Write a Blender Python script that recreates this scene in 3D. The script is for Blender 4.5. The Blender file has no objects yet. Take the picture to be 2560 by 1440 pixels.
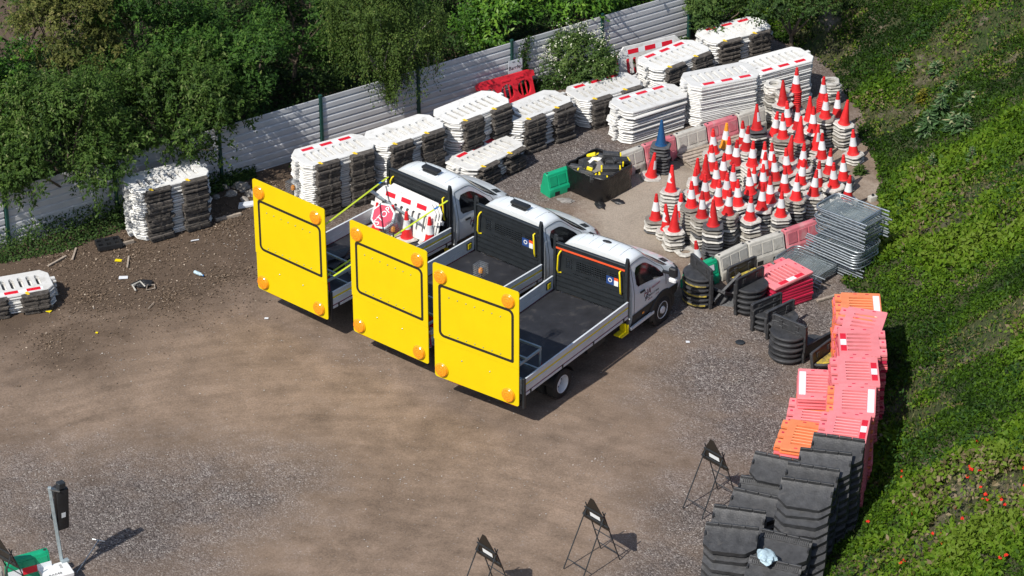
import bpy, bmesh, math, random
import numpy as np
from mathutils import Vector, Matrix, noise
from mathutils.geometry import tessellate_polygon

random.seed(11)
rng = np.random.default_rng(7)
R = math.radians
sc = bpy.context.scene
COL = sc.collection

# ---------------------------------------------------------------- camera
PITCH, DIST, FPX = R(30.0), 68.0, 7300.0
CAM = np.array([0.0, -DIST * math.cos(PITCH), DIST * math.sin(PITCH)])
FW = np.array([0.0, math.cos(PITCH), -math.sin(PITCH)])
UP = np.array([0.0, math.sin(PITCH), math.cos(PITCH)])
cam_data = bpy.data.cameras.new('camera')
cam_data.sensor_width = 36.0
cam_data.lens = FPX / 2560.0 * 36.0
cam_data.clip_start, cam_data.clip_end = 1.0, 600.0
cam = bpy.data.objects.new('camera', cam_data)
COL.objects.link(cam)
cam.location = CAM
cam.rotation_euler = (math.pi / 2 - PITCH, 0, 0)
sc.camera = cam

# ---------------------------------------------------------------- light
SUN_EL, SUN_AZ = R(48.0), R(50.0)          # shadows run towards (cos az, sin az)
world = bpy.data.worlds.new('World')
sc.world = world
world.use_nodes = True
wn = world.node_tree
sky = wn.nodes.new('ShaderNodeTexSky')
sky.sky_type = 'NISHITA'
sky.sun_disc = False
sky.sun_elevation = SUN_EL
sky.sun_rotation = R(220.0)
sky.air_density, sky.dust_density, sky.ozone_density = 1.0, 1.2, 1.0
bg = wn.nodes['Background']
bg.inputs['Strength'].default_value = 0.115
wn.links.new(sky.outputs[0], bg.inputs['Color'])
sun_data = bpy.data.lights.new('sun', 'SUN')
sun_data.energy = 4.3
sun_data.angle = R(0.53)
sun_data.color = (1.0, 0.955, 0.88)
sun = bpy.data.objects.new('sun', sun_data)
COL.objects.link(sun)
sun.rotation_euler = Vector((math.cos(SUN_AZ) * math.cos(SUN_EL), math.sin(SUN_AZ) * math.cos(SUN_EL), -math.sin(SUN_EL))).to_track_quat('-Z', 'Y').to_euler()
sc.view_settings.view_transform = 'Standard'
sc.view_settings.look = 'None'
sc.view_settings.exposure = 0.2
sc.view_settings.gamma = 1.0
sc.view_settings.use_curve_mapping = False
sc.cycles.max_bounces = 5
sc.cycles.diffuse_bounces = 2
sc.cycles.transparent_max_bounces = 8


def G(px, py, z=0.0):
    """survey point: where the sight line of a point of the photograph meets height z"""
    d = FW * FPX + np.array([px - 1280.0, 0, 0]) + UP * (720.0 - py)
    q = CAM + d * ((z - CAM[2]) / d[2])
    return Vector((float(q[0]), float(q[1]), float(q[2])))


# ---------------------------------------------------------------- objects
def link(name, data, parent=None, loc=(0, 0, 0), rot=(0, 0, 0)):
    o = bpy.data.objects.new(name, data)
    COL.objects.link(o)
    if parent is not None:
        o.parent = parent
    o.location = loc
    o.rotation_euler = rot
    return o


def tag(o, label, cat=None, group=None, kind=None):
    o['label'] = label
    if cat:
        o['category'] = cat
    if group:
        o['group'] = group
    if kind:
        o['kind'] = kind
    return o


def thing(name, label, cat, loc=(0, 0, 0), rot=(0, 0, 0), group=None):
    if isinstance(rot, (int, float)):
        rot = (0, 0, rot)
    return tag(link(name, None, None, loc, rot), label, cat, group)


def copy_tree(src, parent=None):
    c = src.copy()
    COL.objects.link(c)
    if parent is not None:
        c.parent = parent
    for ch in src.children:
        copy_tree(ch, c)
    return c


ORD = ['top', 'second', 'third', 'fourth', 'fifth', 'sixth', 'seventh', 'eighth', 'ninth', 'tenth', 'eleventh', 'twelfth',
       'thirteenth', 'fourteenth', 'fifteenth', 'sixteenth', 'seventeenth', 'eighteenth', 'nineteenth', 'twentieth',
       'twenty-first', 'twenty-second', 'twenty-third', 'twenty-fourth', 'twenty-fifth', 'twenty-sixth', 'twenty-seventh',
       'twenty-eighth', 'twenty-ninth', 'thirtieth']


# ---------------------------------------------------------------- mesh builder
class MB:
    def __init__(s):
        s.v, s.f, s.m = [], [], []

    def add(s, vs, fs, T=None, mi=0):
        b = len(s.v)
        if T is not None:
            vs = [T @ Vector(p) for p in vs]
        s.v += [tuple(p) for p in vs]
        s.f += [tuple(i + b for i in f) for f in fs]
        s.m += [mi] * len(fs)
        return s

    def box(s, c, d, rz=0.0, T=None, mi=0):
        x, y, z = d[0] / 2, d[1] / 2, d[2] / 2
        vs = [(-x, -y, -z), (x, -y, -z), (x, y, -z), (-x, y, -z), (-x, -y, z), (x, -y, z), (x, y, z), (-x, y, z)]
        L = Matrix.Translation(c) @ Matrix.Rotation(rz, 4, 'Z')
        if T is not None:
            L = T @ L
        return s.add(vs, [(0, 3, 2, 1), (4, 5, 6, 7), (0, 1, 5, 4), (1, 2, 6, 5), (2, 3, 7, 6), (3, 0, 4, 7)], L, mi)

    def bar(s, p, q, w, h, T=None, mi=0):
        p, q = Vector(p), Vector(q)
        d = q - p
        rot = d.to_track_quat('X', 'Z').to_matrix().to_4x4()
        L = Matrix.Translation((p + q) / 2) @ rot
        if T is not None:
            L = T @ L
        return s.box((0, 0, 0), (d.length, w, h), 0, L, mi)

    def tube(s, pts, r, n=6, closed=False, T=None, mi=0):
        P = [Vector(p) for p in pts]
        k = len(P)
        rs = r if isinstance(r, (list, tuple)) else [r] * k
        vs, fs = [], []
        ref = None
        for i in range(k):
            if closed:
                t = P[(i + 1) % k] - P[i - 1]
            else:
                t = P[min(i + 1, k - 1)] - P[max(i - 1, 0)]
            t.normalize()
            if ref is None:
                ref = t.orthogonal().normalized()
            ref = (ref - t * ref.dot(t))
            ref = ref.normalized() if ref.length > 1e-6 else t.orthogonal().normalized()
            b = t.cross(ref)
            for j in range(n):
                a = 2 * math.pi * j / n
                vs.append(P[i] + (ref * math.cos(a) + b * math.sin(a)) * rs[i])
        for i in range(k if closed else k - 1):
            o, o2 = i * n, ((i + 1) % k) * n
            for j in range(n):
                j2 = (j + 1) % n
                fs.append((o + j, o + j2, o2 + j2, o2 + j))
        if not closed:
            fs.append(tuple(range(n - 1, -1, -1)))
            fs.append(tuple((k - 1) * n + j for j in range(n)))
        return s.add(vs, fs, T, mi)

    def lathe(s, prof, n=16, T=None, mi=0, capb=True, capt=True):
        vs, fs = [], []
        for r, z in prof:
            for j in range(n):
                a = 2 * math.pi * j / n
                vs.append((r * math.cos(a), r * math.sin(a), z))
        for i in range(len(prof) - 1):
            for j in range(n):
                j2 = (j + 1) % n
                fs.append((i * n + j, i * n + j2, (i + 1) * n + j2, (i + 1) * n + j))
        if capb:
            fs.append(tuple(range(n - 1, -1, -1)))
        if capt:
            fs.append(tuple((len(prof) - 1) * n + j for j in range(n)))
        return s.add(vs, fs, T, mi)

    def plate(s, outer, holes=(), z0=0.0, z1=0.02, T=None, mi=0, bulge=0.0):
        loops = [list(outer)] + [list(h) for h in holes]
        flat = [p for l in loops for p in l]
        tris = tessellate_polygon([[Vector((p[0], p[1], 0)) for p in l] for l in loops])
        cx = sum(p[0] for p in outer) / len(outer)
        cy = sum(p[1] for p in outer) / len(outer)
        n0 = len(outer)

        def shrink(p, i):
            if bulge and i < n0:
                dx, dy = p[0] - cx, p[1] - cy
                l = math.hypot(dx, dy) or 1
                return (p[0] - dx / l * bulge, p[1] - dy / l * bulge)
            return p
        N = len(flat)
        top = [(*shrink(p, i), z1) for i, p in enumerate(flat)]
        bot = [(*shrink(p, i), z0) for i, p in enumerate(flat)]
        vs = top + bot
        fs = []
        for a, b, c in tris:
            A, B, Cc = Vector(top[a]), Vector(top[b]), Vector(top[c])
            if (B - A).cross(Cc - A).z < 0:
                b, c = c, b
            fs.append((a, b, c))
            fs.append((N + a, N + c, N + b))
        base = 0
        for li, l in enumerate(loops):
            k = len(l)
            area = sum(l[i][0] * l[(i + 1) % k][1] - l[(i + 1) % k][0] * l[i][1] for i in range(k))
            ccw = (area > 0) == (li == 0)
            mid0 = None
            if bulge and li == 0:
                mid0 = len(vs)
                zm = (z0 + z1) / 2
                vs += [(p[0], p[1], zm) for p in l]
            for i in range(k):
                j = (i + 1) % k
                a, b = base + i, base + j
                if mid0 is None:
                    q = [(a, N + a, N + b, b)]
                else:
                    q = [(a, mid0 + i, mid0 + j, b), (mid0 + i, N + a, N + b, mid0 + j)]
                for f in q:
                    fs.append(f if ccw else tuple(reversed(f)))
            base += k
        return s.add(vs, fs, T, mi)

    def grid(s, rows, T=None, mi=0, flip=False):
        k = len(rows[0])
        vs = [p for r in rows for p in r]
        fs = []
        for i in range(len(rows) - 1):
            for j in range(k - 1):
                f = (i * k + j, i * k + j + 1, (i + 1) * k + j + 1, (i + 1) * k + j)
                fs.append(tuple(reversed(f)) if flip else f)
        return s.add(vs, fs, T, mi)

    def mesh(s, name, mats, bevel=0.0, smooth=35, segs=1):
        me = bpy.data.meshes.new(name)
        me.from_pydata(s.v, [], s.f)
        mats = mats if isinstance(mats, (list, tuple)) else [mats]
        for m in mats:
            me.materials.append(m)
        if len(mats) > 1:
            me.polygons.foreach_set('material_index', s.m)
        if bevel:
            bm = bmesh.new()
            bm.from_mesh(me)
            ed = [e for e in bm.edges if len(e.link_faces) == 2 and e.calc_face_angle(0) > 0.6]
            bmesh.ops.bevel(bm, geom=ed, offset=bevel, segments=segs, affect='EDGES', profile=0.6, clamp_overlap=True)
            bm.to_mesh(me)
            bm.free()
        me.update()
        if smooth:
            me.shade_smooth()
            me.set_sharp_from_angle(angle=R(smooth))
        return me

    def build(s, name, mats, parent=None, loc=(0, 0, 0), rot=(0, 0, 0), bevel=0.0, smooth=35, segs=1):
        return link(name, s.mesh(name, mats, bevel, smooth, segs), parent, loc, rot)


def rrect(x0, y0, x1, y1, r, n=4):
    """counter-clockwise rounded rectangle; r may be four radii (bl, br, tr, tl)"""
    rr = r if isinstance(r, (list, tuple)) else [r] * 4
    out = []
    for (cx, cy, a0, q) in ((x0 + rr[0], y0 + rr[0], 180, rr[0]), (x1 - rr[1], y0 + rr[1], 270, rr[1]),
                            (x1 - rr[2], y1 - rr[2], 0, rr[2]), (x0 + rr[3], y1 - rr[3], 90, rr[3])):
        for i in range(n + 1):
            a = R(a0 + 90.0 * i / n)
            out.append((cx + q * math.cos(a), cy + q * math.sin(a)))
    return out


def circ(cx, cy, r, n=12, ry=None):
    ry = r if ry is None else ry
    return [(cx + r * math.cos(2 * math.pi * i / n), cy + ry * math.sin(2 * math.pi * i / n)) for i in range(n)]


def text_part(name, body, size, mat, parent, loc, rot, extrude=0.001, align='CENTER', shear=0.0, sx=1.0):
    cu = bpy.data.curves.new(name, 'FONT')
    cu.body = body
    cu.size = size
    cu.extrude = extrude
    cu.align_x = align
    cu.align_y = 'CENTER'
    cu.shear = shear
    cu.resolution_u = 2
    cu.materials.append(mat)
    tmp = bpy.data.objects.new(name, cu)
    me = bpy.data.meshes.new_from_object(tmp)
    me.name = name
    bpy.data.objects.remove(tmp)
    o = link(name, me, parent, loc, rot)
    o.scale = (sx, 1, 1)
    return o


# ---------------------------------------------------------------- materials
def new_mat(name):
    m = bpy.data.materials.new(name)
    m.use_nodes = True
    nt = m.node_tree
    return m, nt, nt.nodes['Principled BSDF']


def noise_node(nt, scale, detail=4, rough=0.55, vec=None, dist=0.0):
    n = nt.nodes.new('ShaderNodeTexNoise')
    n.inputs['Scale'].default_value = scale
    n.inputs['Detail'].default_value = detail
    n.inputs['Roughness'].default_value = rough
    n.inputs['Distortion'].default_value = dist
    if vec is not None:
        nt.links.new(vec, n.inputs['Vector'])
    return n


def ramp_node(nt, fac, stops):
    r = nt.nodes.new('ShaderNodeValToRGB')
    e = r.color_ramp.elements
    while len(e) < len(stops):
        e.new(0.5)
    for i, (p, c) in enumerate(stops):
        e[i].position = p
        e[i].color = (*c[:3], 1) if not isinstance(c, (int, float)) else (c, c, c, 1)
    nt.links.new(fac, r.inputs['Fac'])
    return r


def mix_node(nt, fac, a, b, blend='MIX'):
    m = nt.nodes.new('ShaderNodeMix')
    m.data_type = 'RGBA'
    m.blend_type = blend
    for sock, v in ((m.inputs['Factor'], fac), (m.inputs[6], a), (m.inputs[7], b)):
        if hasattr(v, 'is_linked') or isinstance(v, bpy.types.NodeSocket):
            nt.links.new(v, sock)
        elif isinstance(v, (int, float)):
            sock.default_value = v
        else:
            sock.default_value = (*v[:3], 1)
    return m.outputs[2]


def mat(name, col, rough=0.6, metal=0.0, var=0.12, scale=5.0, bump=0.0, bscale=60.0, dirt=None, rnd=0.0, spec=0.5, coat=0.0):
    """dirt = (colour, amount 0..1, scale)"""
    m, nt, b = new_mat(name)
    tc = nt.nodes.new('ShaderNodeTexCoord')
    vec = tc.outputs['Object']
    if rnd or dirt:
        oi = nt.nodes.new('ShaderNodeObjectInfo')
        ad = nt.nodes.new('ShaderNodeVectorMath')
        ad.operation = 'MULTIPLY_ADD'
        cx = nt.nodes.new('ShaderNodeCombineXYZ')
        for i in range(3):
            nt.links.new(oi.outputs['Random'], cx.inputs[i])
        nt.links.new(cx.outputs[0], ad.inputs[0])
        ad.inputs[1].default_value = (37.0, 71.0, 53.0)
        nt.links.new(vec, ad.inputs[2])
        vec = ad.outputs[0]
    n = noise_node(nt, scale, 5, 0.6, vec)
    lo = [max(0, c * (1 - var)) for c in col]
    hi = [min(1, c * (1 + var * 0.7)) for c in col]
    c = ramp_node(nt, n.outputs['Fac'], [(0.3, lo), (0.7, hi)]).outputs['Color']
    if rnd:
        h = nt.nodes.new('ShaderNodeHueSaturation')
        mr = nt.nodes.new('ShaderNodeMapRange')
        mr.inputs['To Min'].default_value = 1 - rnd
        mr.inputs['To Max'].default_value = 1 + rnd * 0.6
        nt.links.new(oi.outputs['Random'], mr.inputs['Value'])
        nt.links.new(mr.outputs[0], h.inputs['Value'])
        nt.links.new(c, h.inputs['Color'])
        c = h.outputs['Color']
    if dirt:
        dn = noise_node(nt, dirt[2], 8, 0.72, vec, 0.6)
        t = 0.72 - 0.42 * dirt[1]
        dr = ramp_node(nt, dn.outputs['Fac'], [(t, 0.0), (min(0.99, t + 0.22), min(1.0, 0.45 + dirt[1] * 0.5))])
        c = mix_node(nt, dr.outputs['Color'], c, dirt[0])
    nt.links.new(c, b.inputs['Base Color'])
    b.inputs['Roughness'].default_value = rough
    b.inputs['Metallic'].default_value = metal
    b.inputs['Specular IOR Level'].default_value = spec
    if coat:
        b.inputs['Coat Weight'].default_value = coat
        b.inputs['Coat Roughness'].default_value = 0.08
    if bump:
        bn = noise_node(nt, bscale, 6, 0.65, vec)
        bp = nt.nodes.new('ShaderNodeBump')
        bp.inputs['Strength'].default_value = bump
        bp.inputs['Distance'].default_value = 0.02
        nt.links.new(bn.outputs['Fac'], bp.inputs['Height'])
        nt.links.new(bp.outputs[0], b.inputs['Normal'])
    return m


def leaf_mat(name, stops, trans=0.28, rough=0.6):
    m, nt, b = new_mat(name)
    at = nt.nodes.new('ShaderNodeAttribute')
    at.attribute_name = 'tint'
    r = ramp_node(nt, at.outputs['Fac'], stops)
    nt.links.new(r.outputs['Color'], b.inputs['Base Color'])
    b.inputs['Roughness'].default_value = rough
    b.inputs['Specular IOR Level'].default_value = 0.18
    tr = nt.nodes.new('ShaderNodeBsdfTranslucent')
    nt.links.new(r.outputs['Color'], tr.inputs['Color'])
    mx = nt.nodes.new('ShaderNodeMixShader')
    mx.inputs[0].default_value = trans
    nt.links.new(b.outputs[0], mx.inputs[1])
    nt.links.new(tr.outputs[0], mx.inputs[2])
    nt.links.new(mx.outputs[0], nt.nodes['Material Output'].inputs['Surface'])
    return m


DUST = (0.20, 0.165, 0.13)
GRIME = (0.10, 0.09, 0.075)
MT = dict(
    white=mat('white_plastic', (0.72, 0.715, 0.69), 0.5, var=0.08, dirt=((0.33, 0.30, 0.25), 0.48, 3.0), rnd=0.16),
    foot=mat('recycled_rubber', (0.085, 0.075, 0.066), 0.9, var=0.5, scale=14, bump=0.8, bscale=45, dirt=((0.19, 0.165, 0.14), 0.55, 7), rnd=0.45),
    red_tape=mat('red_reflective_tape', (0.66, 0.012, 0.03), 0.35, var=0.1),
    white_tape=mat('white_reflective_tape', (0.74, 0.77, 0.78), 0.35, var=0.06),
    tab=mat('yellow_tab', (0.83, 0.56, 0.03), 0.5),
    steel=mat('galvanised_steel', (0.42, 0.46, 0.48), 0.42, 0.85, var=0.25, scale=12, rnd=0.1),
    steel_dull=mat('dull_galvanised', (0.34, 0.40, 0.42), 0.55, 0.4, var=0.25, scale=9),
    dark_steel=mat('dark_steel', (0.035, 0.04, 0.045), 0.5, 0.3, var=0.3),
    black=mat('black_paint', (0.018, 0.022, 0.026), 0.42, var=0.25, dirt=((0.08, 0.075, 0.07), 0.25, 5)),
    black_plastic=mat('black_plastic', (0.015, 0.016, 0.018), 0.5, var=0.3),
    tyre=mat('tyre_rubber', (0.02, 0.019, 0.018), 0.85, var=0.3, dirt=((0.10, 0.08, 0.065), 0.4, 9)),
    rim=mat('wheel_rim', (0.70, 0.71, 0.72), 0.35, 0.0, var=0.1, dirt=((0.2, 0.17, 0.14), 0.3, 12)),
    bed=mat('bed_floor', (0.022, 0.023, 0.028), 0.6, var=0.35, scale=3, bump=0.1, bscale=30, dirt=((0.11, 0.10, 0.09), 0.42, 3)),
    alu=mat('anodised_aluminium', (0.66, 0.70, 0.73), 0.35, 0.1, var=0.1, scale=4, dirt=((0.30, 0.28, 0.26), 0.15, 6)),
    vanwhite=mat('van_paint', (0.74, 0.775, 0.79), 0.28, var=0.04, coat=0.6, dirt=((0.45, 0.43, 0.40), 0.10, 4)),
    glass=mat('dark_glass', (0.008, 0.009, 0.011), 0.08, var=0.1, spec=0.6),
    amber=mat('amber_lens', (0.88, 0.30, 0.01), 0.18, var=0.15, scale=25, coat=0.5),
    amber_dark=mat('amber_rim', (0.75, 0.36, 0.01), 0.3),
    board=mat('yellow_board', (0.685, 0.508, 0.002), 0.5, spec=0.25, var=0.04, scale=1.5, dirt=((0.60, 0.44, 0.02), 0.15, 2.2)),
    ink=mat('black_vinyl', (0.02, 0.016, 0.012), 0.5),
    yellow=mat('yellow_powder_coat', (0.83, 0.66, 0.008), 0.4, var=0.06),
    lime=mat('lime_strap', (0.55, 0.66, 0.03), 0.7, var=0.12, scale=30),
    blue=mat('blue_plastic', (0.012, 0.14, 0.42), 0.45, var=0.15),
    navy=mat('navy_sticker', (0.02, 0.06, 0.22), 0.45),
    orange_tape=mat('orange_tape', (0.80, 0.10, 0.03), 0.5),
    redstrap=mat('red_strap', (0.45, 0.01, 0.05), 0.7, var=0.2, scale=30),
    cone_red=mat('cone_red', (0.66, 0.018, 0.020), 0.5, var=0.15, rnd=0.3, dirt=((0.50, 0.12, 0.11), 0.4, 6)),
    cone_orange=mat('cone_orange', (0.82, 0.30, 0.02), 0.45),
    cone_blue=mat('cone_blue', (0.008, 0.07, 0.19), 0.45),
    sleeve=mat('reflective_sleeve', (0.66, 0.67, 0.68), 0.45, var=0.06, rnd=0.12, dirt=((0.42, 0.39, 0.36), 0.35, 8)),
    base_w=mat('cone_base_white', (0.55, 0.53, 0.485), 0.75, var=0.25, scale=9, rnd=0.22, dirt=((0.17, 0.145, 0.115), 0.5, 7), bump=0.3, bscale=25),
    base_g=mat('cone_base_grey', (0.27, 0.25, 0.215), 0.85, var=0.3, scale=9, rnd=0.3, dirt=((0.10, 0.09, 0.075), 0.5, 7), bump=0.3, bscale=25),
    base_k=mat('cone_base_black', (0.075, 0.076, 0.08), 0.8, var=0.3, scale=9, rnd=0.3, dirt=((0.17, 0.15, 0.13), 0.3, 7), bump=0.3, bscale=25),
    wb_grey=mat('weathered_plastic', (0.48, 0.46, 0.41), 0.75, var=0.15, scale=4, dirt=((0.22, 0.21, 0.17), 0.5, 4), bump=0.2, bscale=20),
    wb_pink=mat('faded_red_plastic', (0.56, 0.15, 0.18), 0.7, var=0.25, scale=3, dirt=((0.50, 0.40, 0.37), 0.5, 3)),
    green=mat('green_plastic', (0.006, 0.33, 0.16), 0.42, var=0.12, dirt=((0.06, 0.24, 0.14), 0.25, 6)),
    pink=mat('pink_plastic', (0.76, 0.165, 0.185), 0.5, var=0.1, rnd=0.16, dirt=((0.62, 0.30, 0.26), 0.2, 4)),
    orange=mat('orange_plastic', (0.80, 0.20, 0.065), 0.5, var=0.1, rnd=0.14, dirt=((0.62, 0.30, 0.18), 0.2, 4)),
    pinkpale=mat('bleached_pink_plastic', (0.80, 0.235, 0.25), 0.55, var=0.12, rnd=0.1, dirt=((0.66, 0.40, 0.36), 0.25, 4)),
    orangepale=mat('bleached_orange_plastic', (0.82, 0.245, 0.10), 0.55, var=0.12, rnd=0.1, dirt=((0.66, 0.38, 0.26), 0.25, 4)),
    crimson=mat('crimson_plastic', (0.58, 0.02, 0.07), 0.5, var=0.15, rnd=0.2),
    red_plastic=mat('red_plastic', (0.62, 0.02, 0.035), 0.45, var=0.15, dirt=((0.5, 0.12, 0.12), 0.25, 5)),
    rubber=mat('black_rubber', (0.040, 0.041, 0.044), 0.5, var=0.45, scale=7, rnd=0.3, bump=0.35, bscale=30, dirt=((0.105, 0.097, 0.09), 0.38, 5)),
    yellow_worn=mat('worn_yellow_paint', (0.60, 0.46, 0.05), 0.7, var=0.2, scale=10, dirt=((0.07, 0.066, 0.058), 0.85, 8)),
    wood=mat('weathered_wood', (0.36, 0.30, 0.24), 0.85, var=0.35, scale=14, rnd=0.2, dirt=((0.20, 0.165, 0.13), 0.4, 9)),
    film=mat('black_film', (0.008, 0.008, 0.009), 0.16, var=0.3, bump=1.0, bscale=9),
    bag=mat('black_bag', (0.02, 0.02, 0.021), 0.35, var=0.3, bump=0.8, bscale=18),
    grey_cloth=mat('grey_cloth', (0.24, 0.225, 0.21), 0.85, var=0.3, scale=9, bump=0.4),
    pale_plastic=mat('pale_plastic', (0.72, 0.74, 0.77), 0.4),
    blue_bag=mat('pale_blue_bag', (0.40, 0.52, 0.58), 0.25, var=0.35, scale=14, bump=0.7, bscale=16),
    post=mat('green_post', (0.010, 0.055, 0.045), 0.5, var=0.2),
    sheet=mat('profiled_sheet', (0.58, 0.59, 0.61), 0.4, 0.1, var=0.12, scale=1.2, dirt=((0.36, 0.36, 0.36), 0.3, 2.5)),
    sign_white=mat('sign_white', (0.70, 0.76, 0.80), 0.5, var=0.05),
    sign_red=mat('sign_red', (0.62, 0.008, 0.06), 0.4),
    box_white=mat('cabinet_white', (0.76, 0.76, 0.75), 0.45, dirt=((0.5, 0.46, 0.42), 0.15, 7)),
    maroon=mat('maroon_vinyl', (0.20, 0.01, 0.035), 0.5),
    rock=mat('stone', (0.30, 0.275, 0.245), 0.9, var=0.4, scale=6, bump=0.6, bscale=14, rnd=0.3),
    bark=mat('bark', (0.11, 0.085, 0.06), 0.9, var=0.4, scale=12, bump=0.5, bscale=30),
    birch_bark=mat('pale_bark', (0.32, 0.29, 0.25), 0.9, var=0.5, scale=10),
)

# ================================================================ SETTING
F0, F7 = np.array([-12.02, 2.0]), np.array([4.78, 13.45])
FD = (F7 - F0) / np.linalg.norm(F7 - F0)
FN = np.array([-FD[1], FD[0]])              # points behind the fence
FLEN = float(np.linalg.norm(F7 - F0))


def vnoise(x, y, s, seed=0.0):
    """smooth 2-D value noise in 0..1 for arrays"""
    x, y = x * s + seed * 17.3, y * s + seed * 9.1
    xi, yi = np.floor(x), np.floor(y)
    fx, fy = x - xi, y - yi
    fx, fy = fx * fx * (3 - 2 * fx), fy * fy * (3 - 2 * fy)

    def h(a, b):
        v = np.sin(a * 127.1 + b * 311.7 + seed * 74.7) * 43758.5453
        return v - np.floor(v)
    return (h(xi, yi) * (1 - fx) + h(xi + 1, yi) * fx) * (1 - fy) + (h(xi, yi + 1) * (1 - fx) + h(xi + 1, yi + 1) * fx) * fy


def fbm(x, y, s, seed=0.0, o=4):
    t, a, n = 0, 0.5, 0
    for i in range(o):
        t = t + vnoise(x, y, s * 2 ** i, seed + i * 3.1) * a
        n += a
        a *= 0.5
    return t / n


def blobs(x, y, lst):
    m = np.zeros_like(x)
    for (px, py, r, w) in lst:
        c = G(px, py)
        d = np.hypot(x - c.x, y - c.y) / r
        m = np.maximum(m, w * np.clip(1.25 - .75 * d, 0, 1))
    return m


GRAVEL = [(1850, 950, 2.0, 1), (1760, 800, 1.5, .8), (1980, 800, 2.4, 1), (1900, 1090, 1.6, 1), (1760, 1300, 1.3, 1), (1700, 1430, 1.6, .9),
          (60, 1240, 2.0, .8), (280, 1300, 2.6, 1), (520, 1240, 2.0, .9), (720, 1190, 1.2, .7), (430, 1420, 1.6, .7), (1440, 380, 2.4, 1), (1300, 420, 2.2, 1),
          (1100, 500, 2.2, .9), (900, 520, 2.4, .8), (1600, 250, 3, 1), (1900, 200, 3, .9), (2000, 640, 2.0, .9), (2150, 700, 1.5, .9), (1950, 1300, 2.5, 1)]
PALE = [(1640, 470, 1.6, 1), (1590, 580, 1.5, .9), (1700, 540, 1.6, 1), (1760, 400, 2.0, .7), (1900, 450, 3.0, .7), (1560, 510, 1.0, .8)]
LITTER = [(330, 660, 2.6, 1), (120, 640, 2.0, .9), (560, 560, 2.4, .9), (720, 480, 2.0, .8), (180, 860, 2.0, .6), (620, 650, 2.0, .6), (0, 760, 2, .8)]
FOOT_PX = [(1700, 2300), (1940, 1750), (2000, 1600), (2062, 1440), (2120, 1330), (2178, 1230), (2206, 1100), (2226, 950), (2228, 820), (2195, 745), (2125, 700), (2195, 640), (2232, 560),
           (2226, 470), (2200, 380), (2150, 240), (2075, 150), (1990, 105), (1900, 60), (1770, 50), (1735, 20), (1690, -60), (1600, -160), (1400, -240)]
FOOT = np.array([[G(*p).x, G(*p).y] for p in FOOT_PX])


def foot_dist(x, y):
    """signed distance to the foot of the embankment, positive on the bank"""
    d = np.full(x.shape, 1e9)
    for i in range(len(FOOT) - 1):
        a, b = FOOT[i], FOOT[i + 1]
        e = b - a
        t = np.clip(((x - a[0]) * e[0] + (y - a[1]) * e[1]) / (e @ e), 0, 1)
        d = np.minimum(d, np.hypot(x - a[0] - t * e[0], y - a[1] - t * e[1]))
    order = np.argsort(FOOT[:, 1])
    xf = np.interp(y, FOOT[order, 1], FOOT[order, 0])
    return np.where(x > xf, d, -d)


def bank_z(x, y):
    d = foot_dist(x, y)
    base = np.where(d > 0, 0.60 * np.power(np.maximum(d, 0), 1.02), d * 0.35)
    z = base + np.where(d > 0, 1, 0) * (fbm(x, y, 0.55, 3) - 0.5) * 0.5 * np.clip(d / 1.2, 0, 1) + 0.03
    return np.minimum(z, 7.5 + 0.25 * (fbm(x, y, 0.3, 5) - .5))


def ground_z(x, y):
    return (fbm(x, y, 0.35, 1) - 0.5) * 0.045 + (fbm(x, y, 1.7, 2) - 0.5) * 0.018 - 0.01


def grid_mesh(name, xs, ys, zf, material, attrs=None, keep=None):
    X, Y = np.meshgrid(xs, ys)
    Z = zf(X, Y)
    nx, ny = len(xs), len(ys)
    co = np.stack([X, Y, Z], -1).reshape(-1, 3)
    idx = np.arange(nx * ny).reshape(ny, nx)
    q = np.stack([idx[:-1, :-1], idx[:-1, 1:], idx[1:, 1:], idx[1:, :-1]], -1).reshape(-1, 4)
    if keep is not None:
        kv = keep(X, Y).reshape(-1)
        q = q[kv[q].any(1)]
    me = bpy.data.meshes.new(name)
    me.vertices.add(len(co))
    me.vertices.foreach_set('co', co.ravel())
    me.loops.add(q.size)
    me.loops.foreach_set('vertex_index', q.ravel().astype(np.int32))
    me.polygons.add(len(q))
    me.polygons.foreach_set('loop_start', np.arange(0, q.size, 4, dtype=np.int32))
    me.update(calc_edges=True)
    for k, f in (attrs or {}).items():
        a = me.attributes.new(k, 'FLOAT', 'POINT')
        a.data.foreach_set('value', f(X, Y).ravel().astype(np.float32))
    me.materials.append(material)
    me.shade_smooth()
    return link(name, me)


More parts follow.
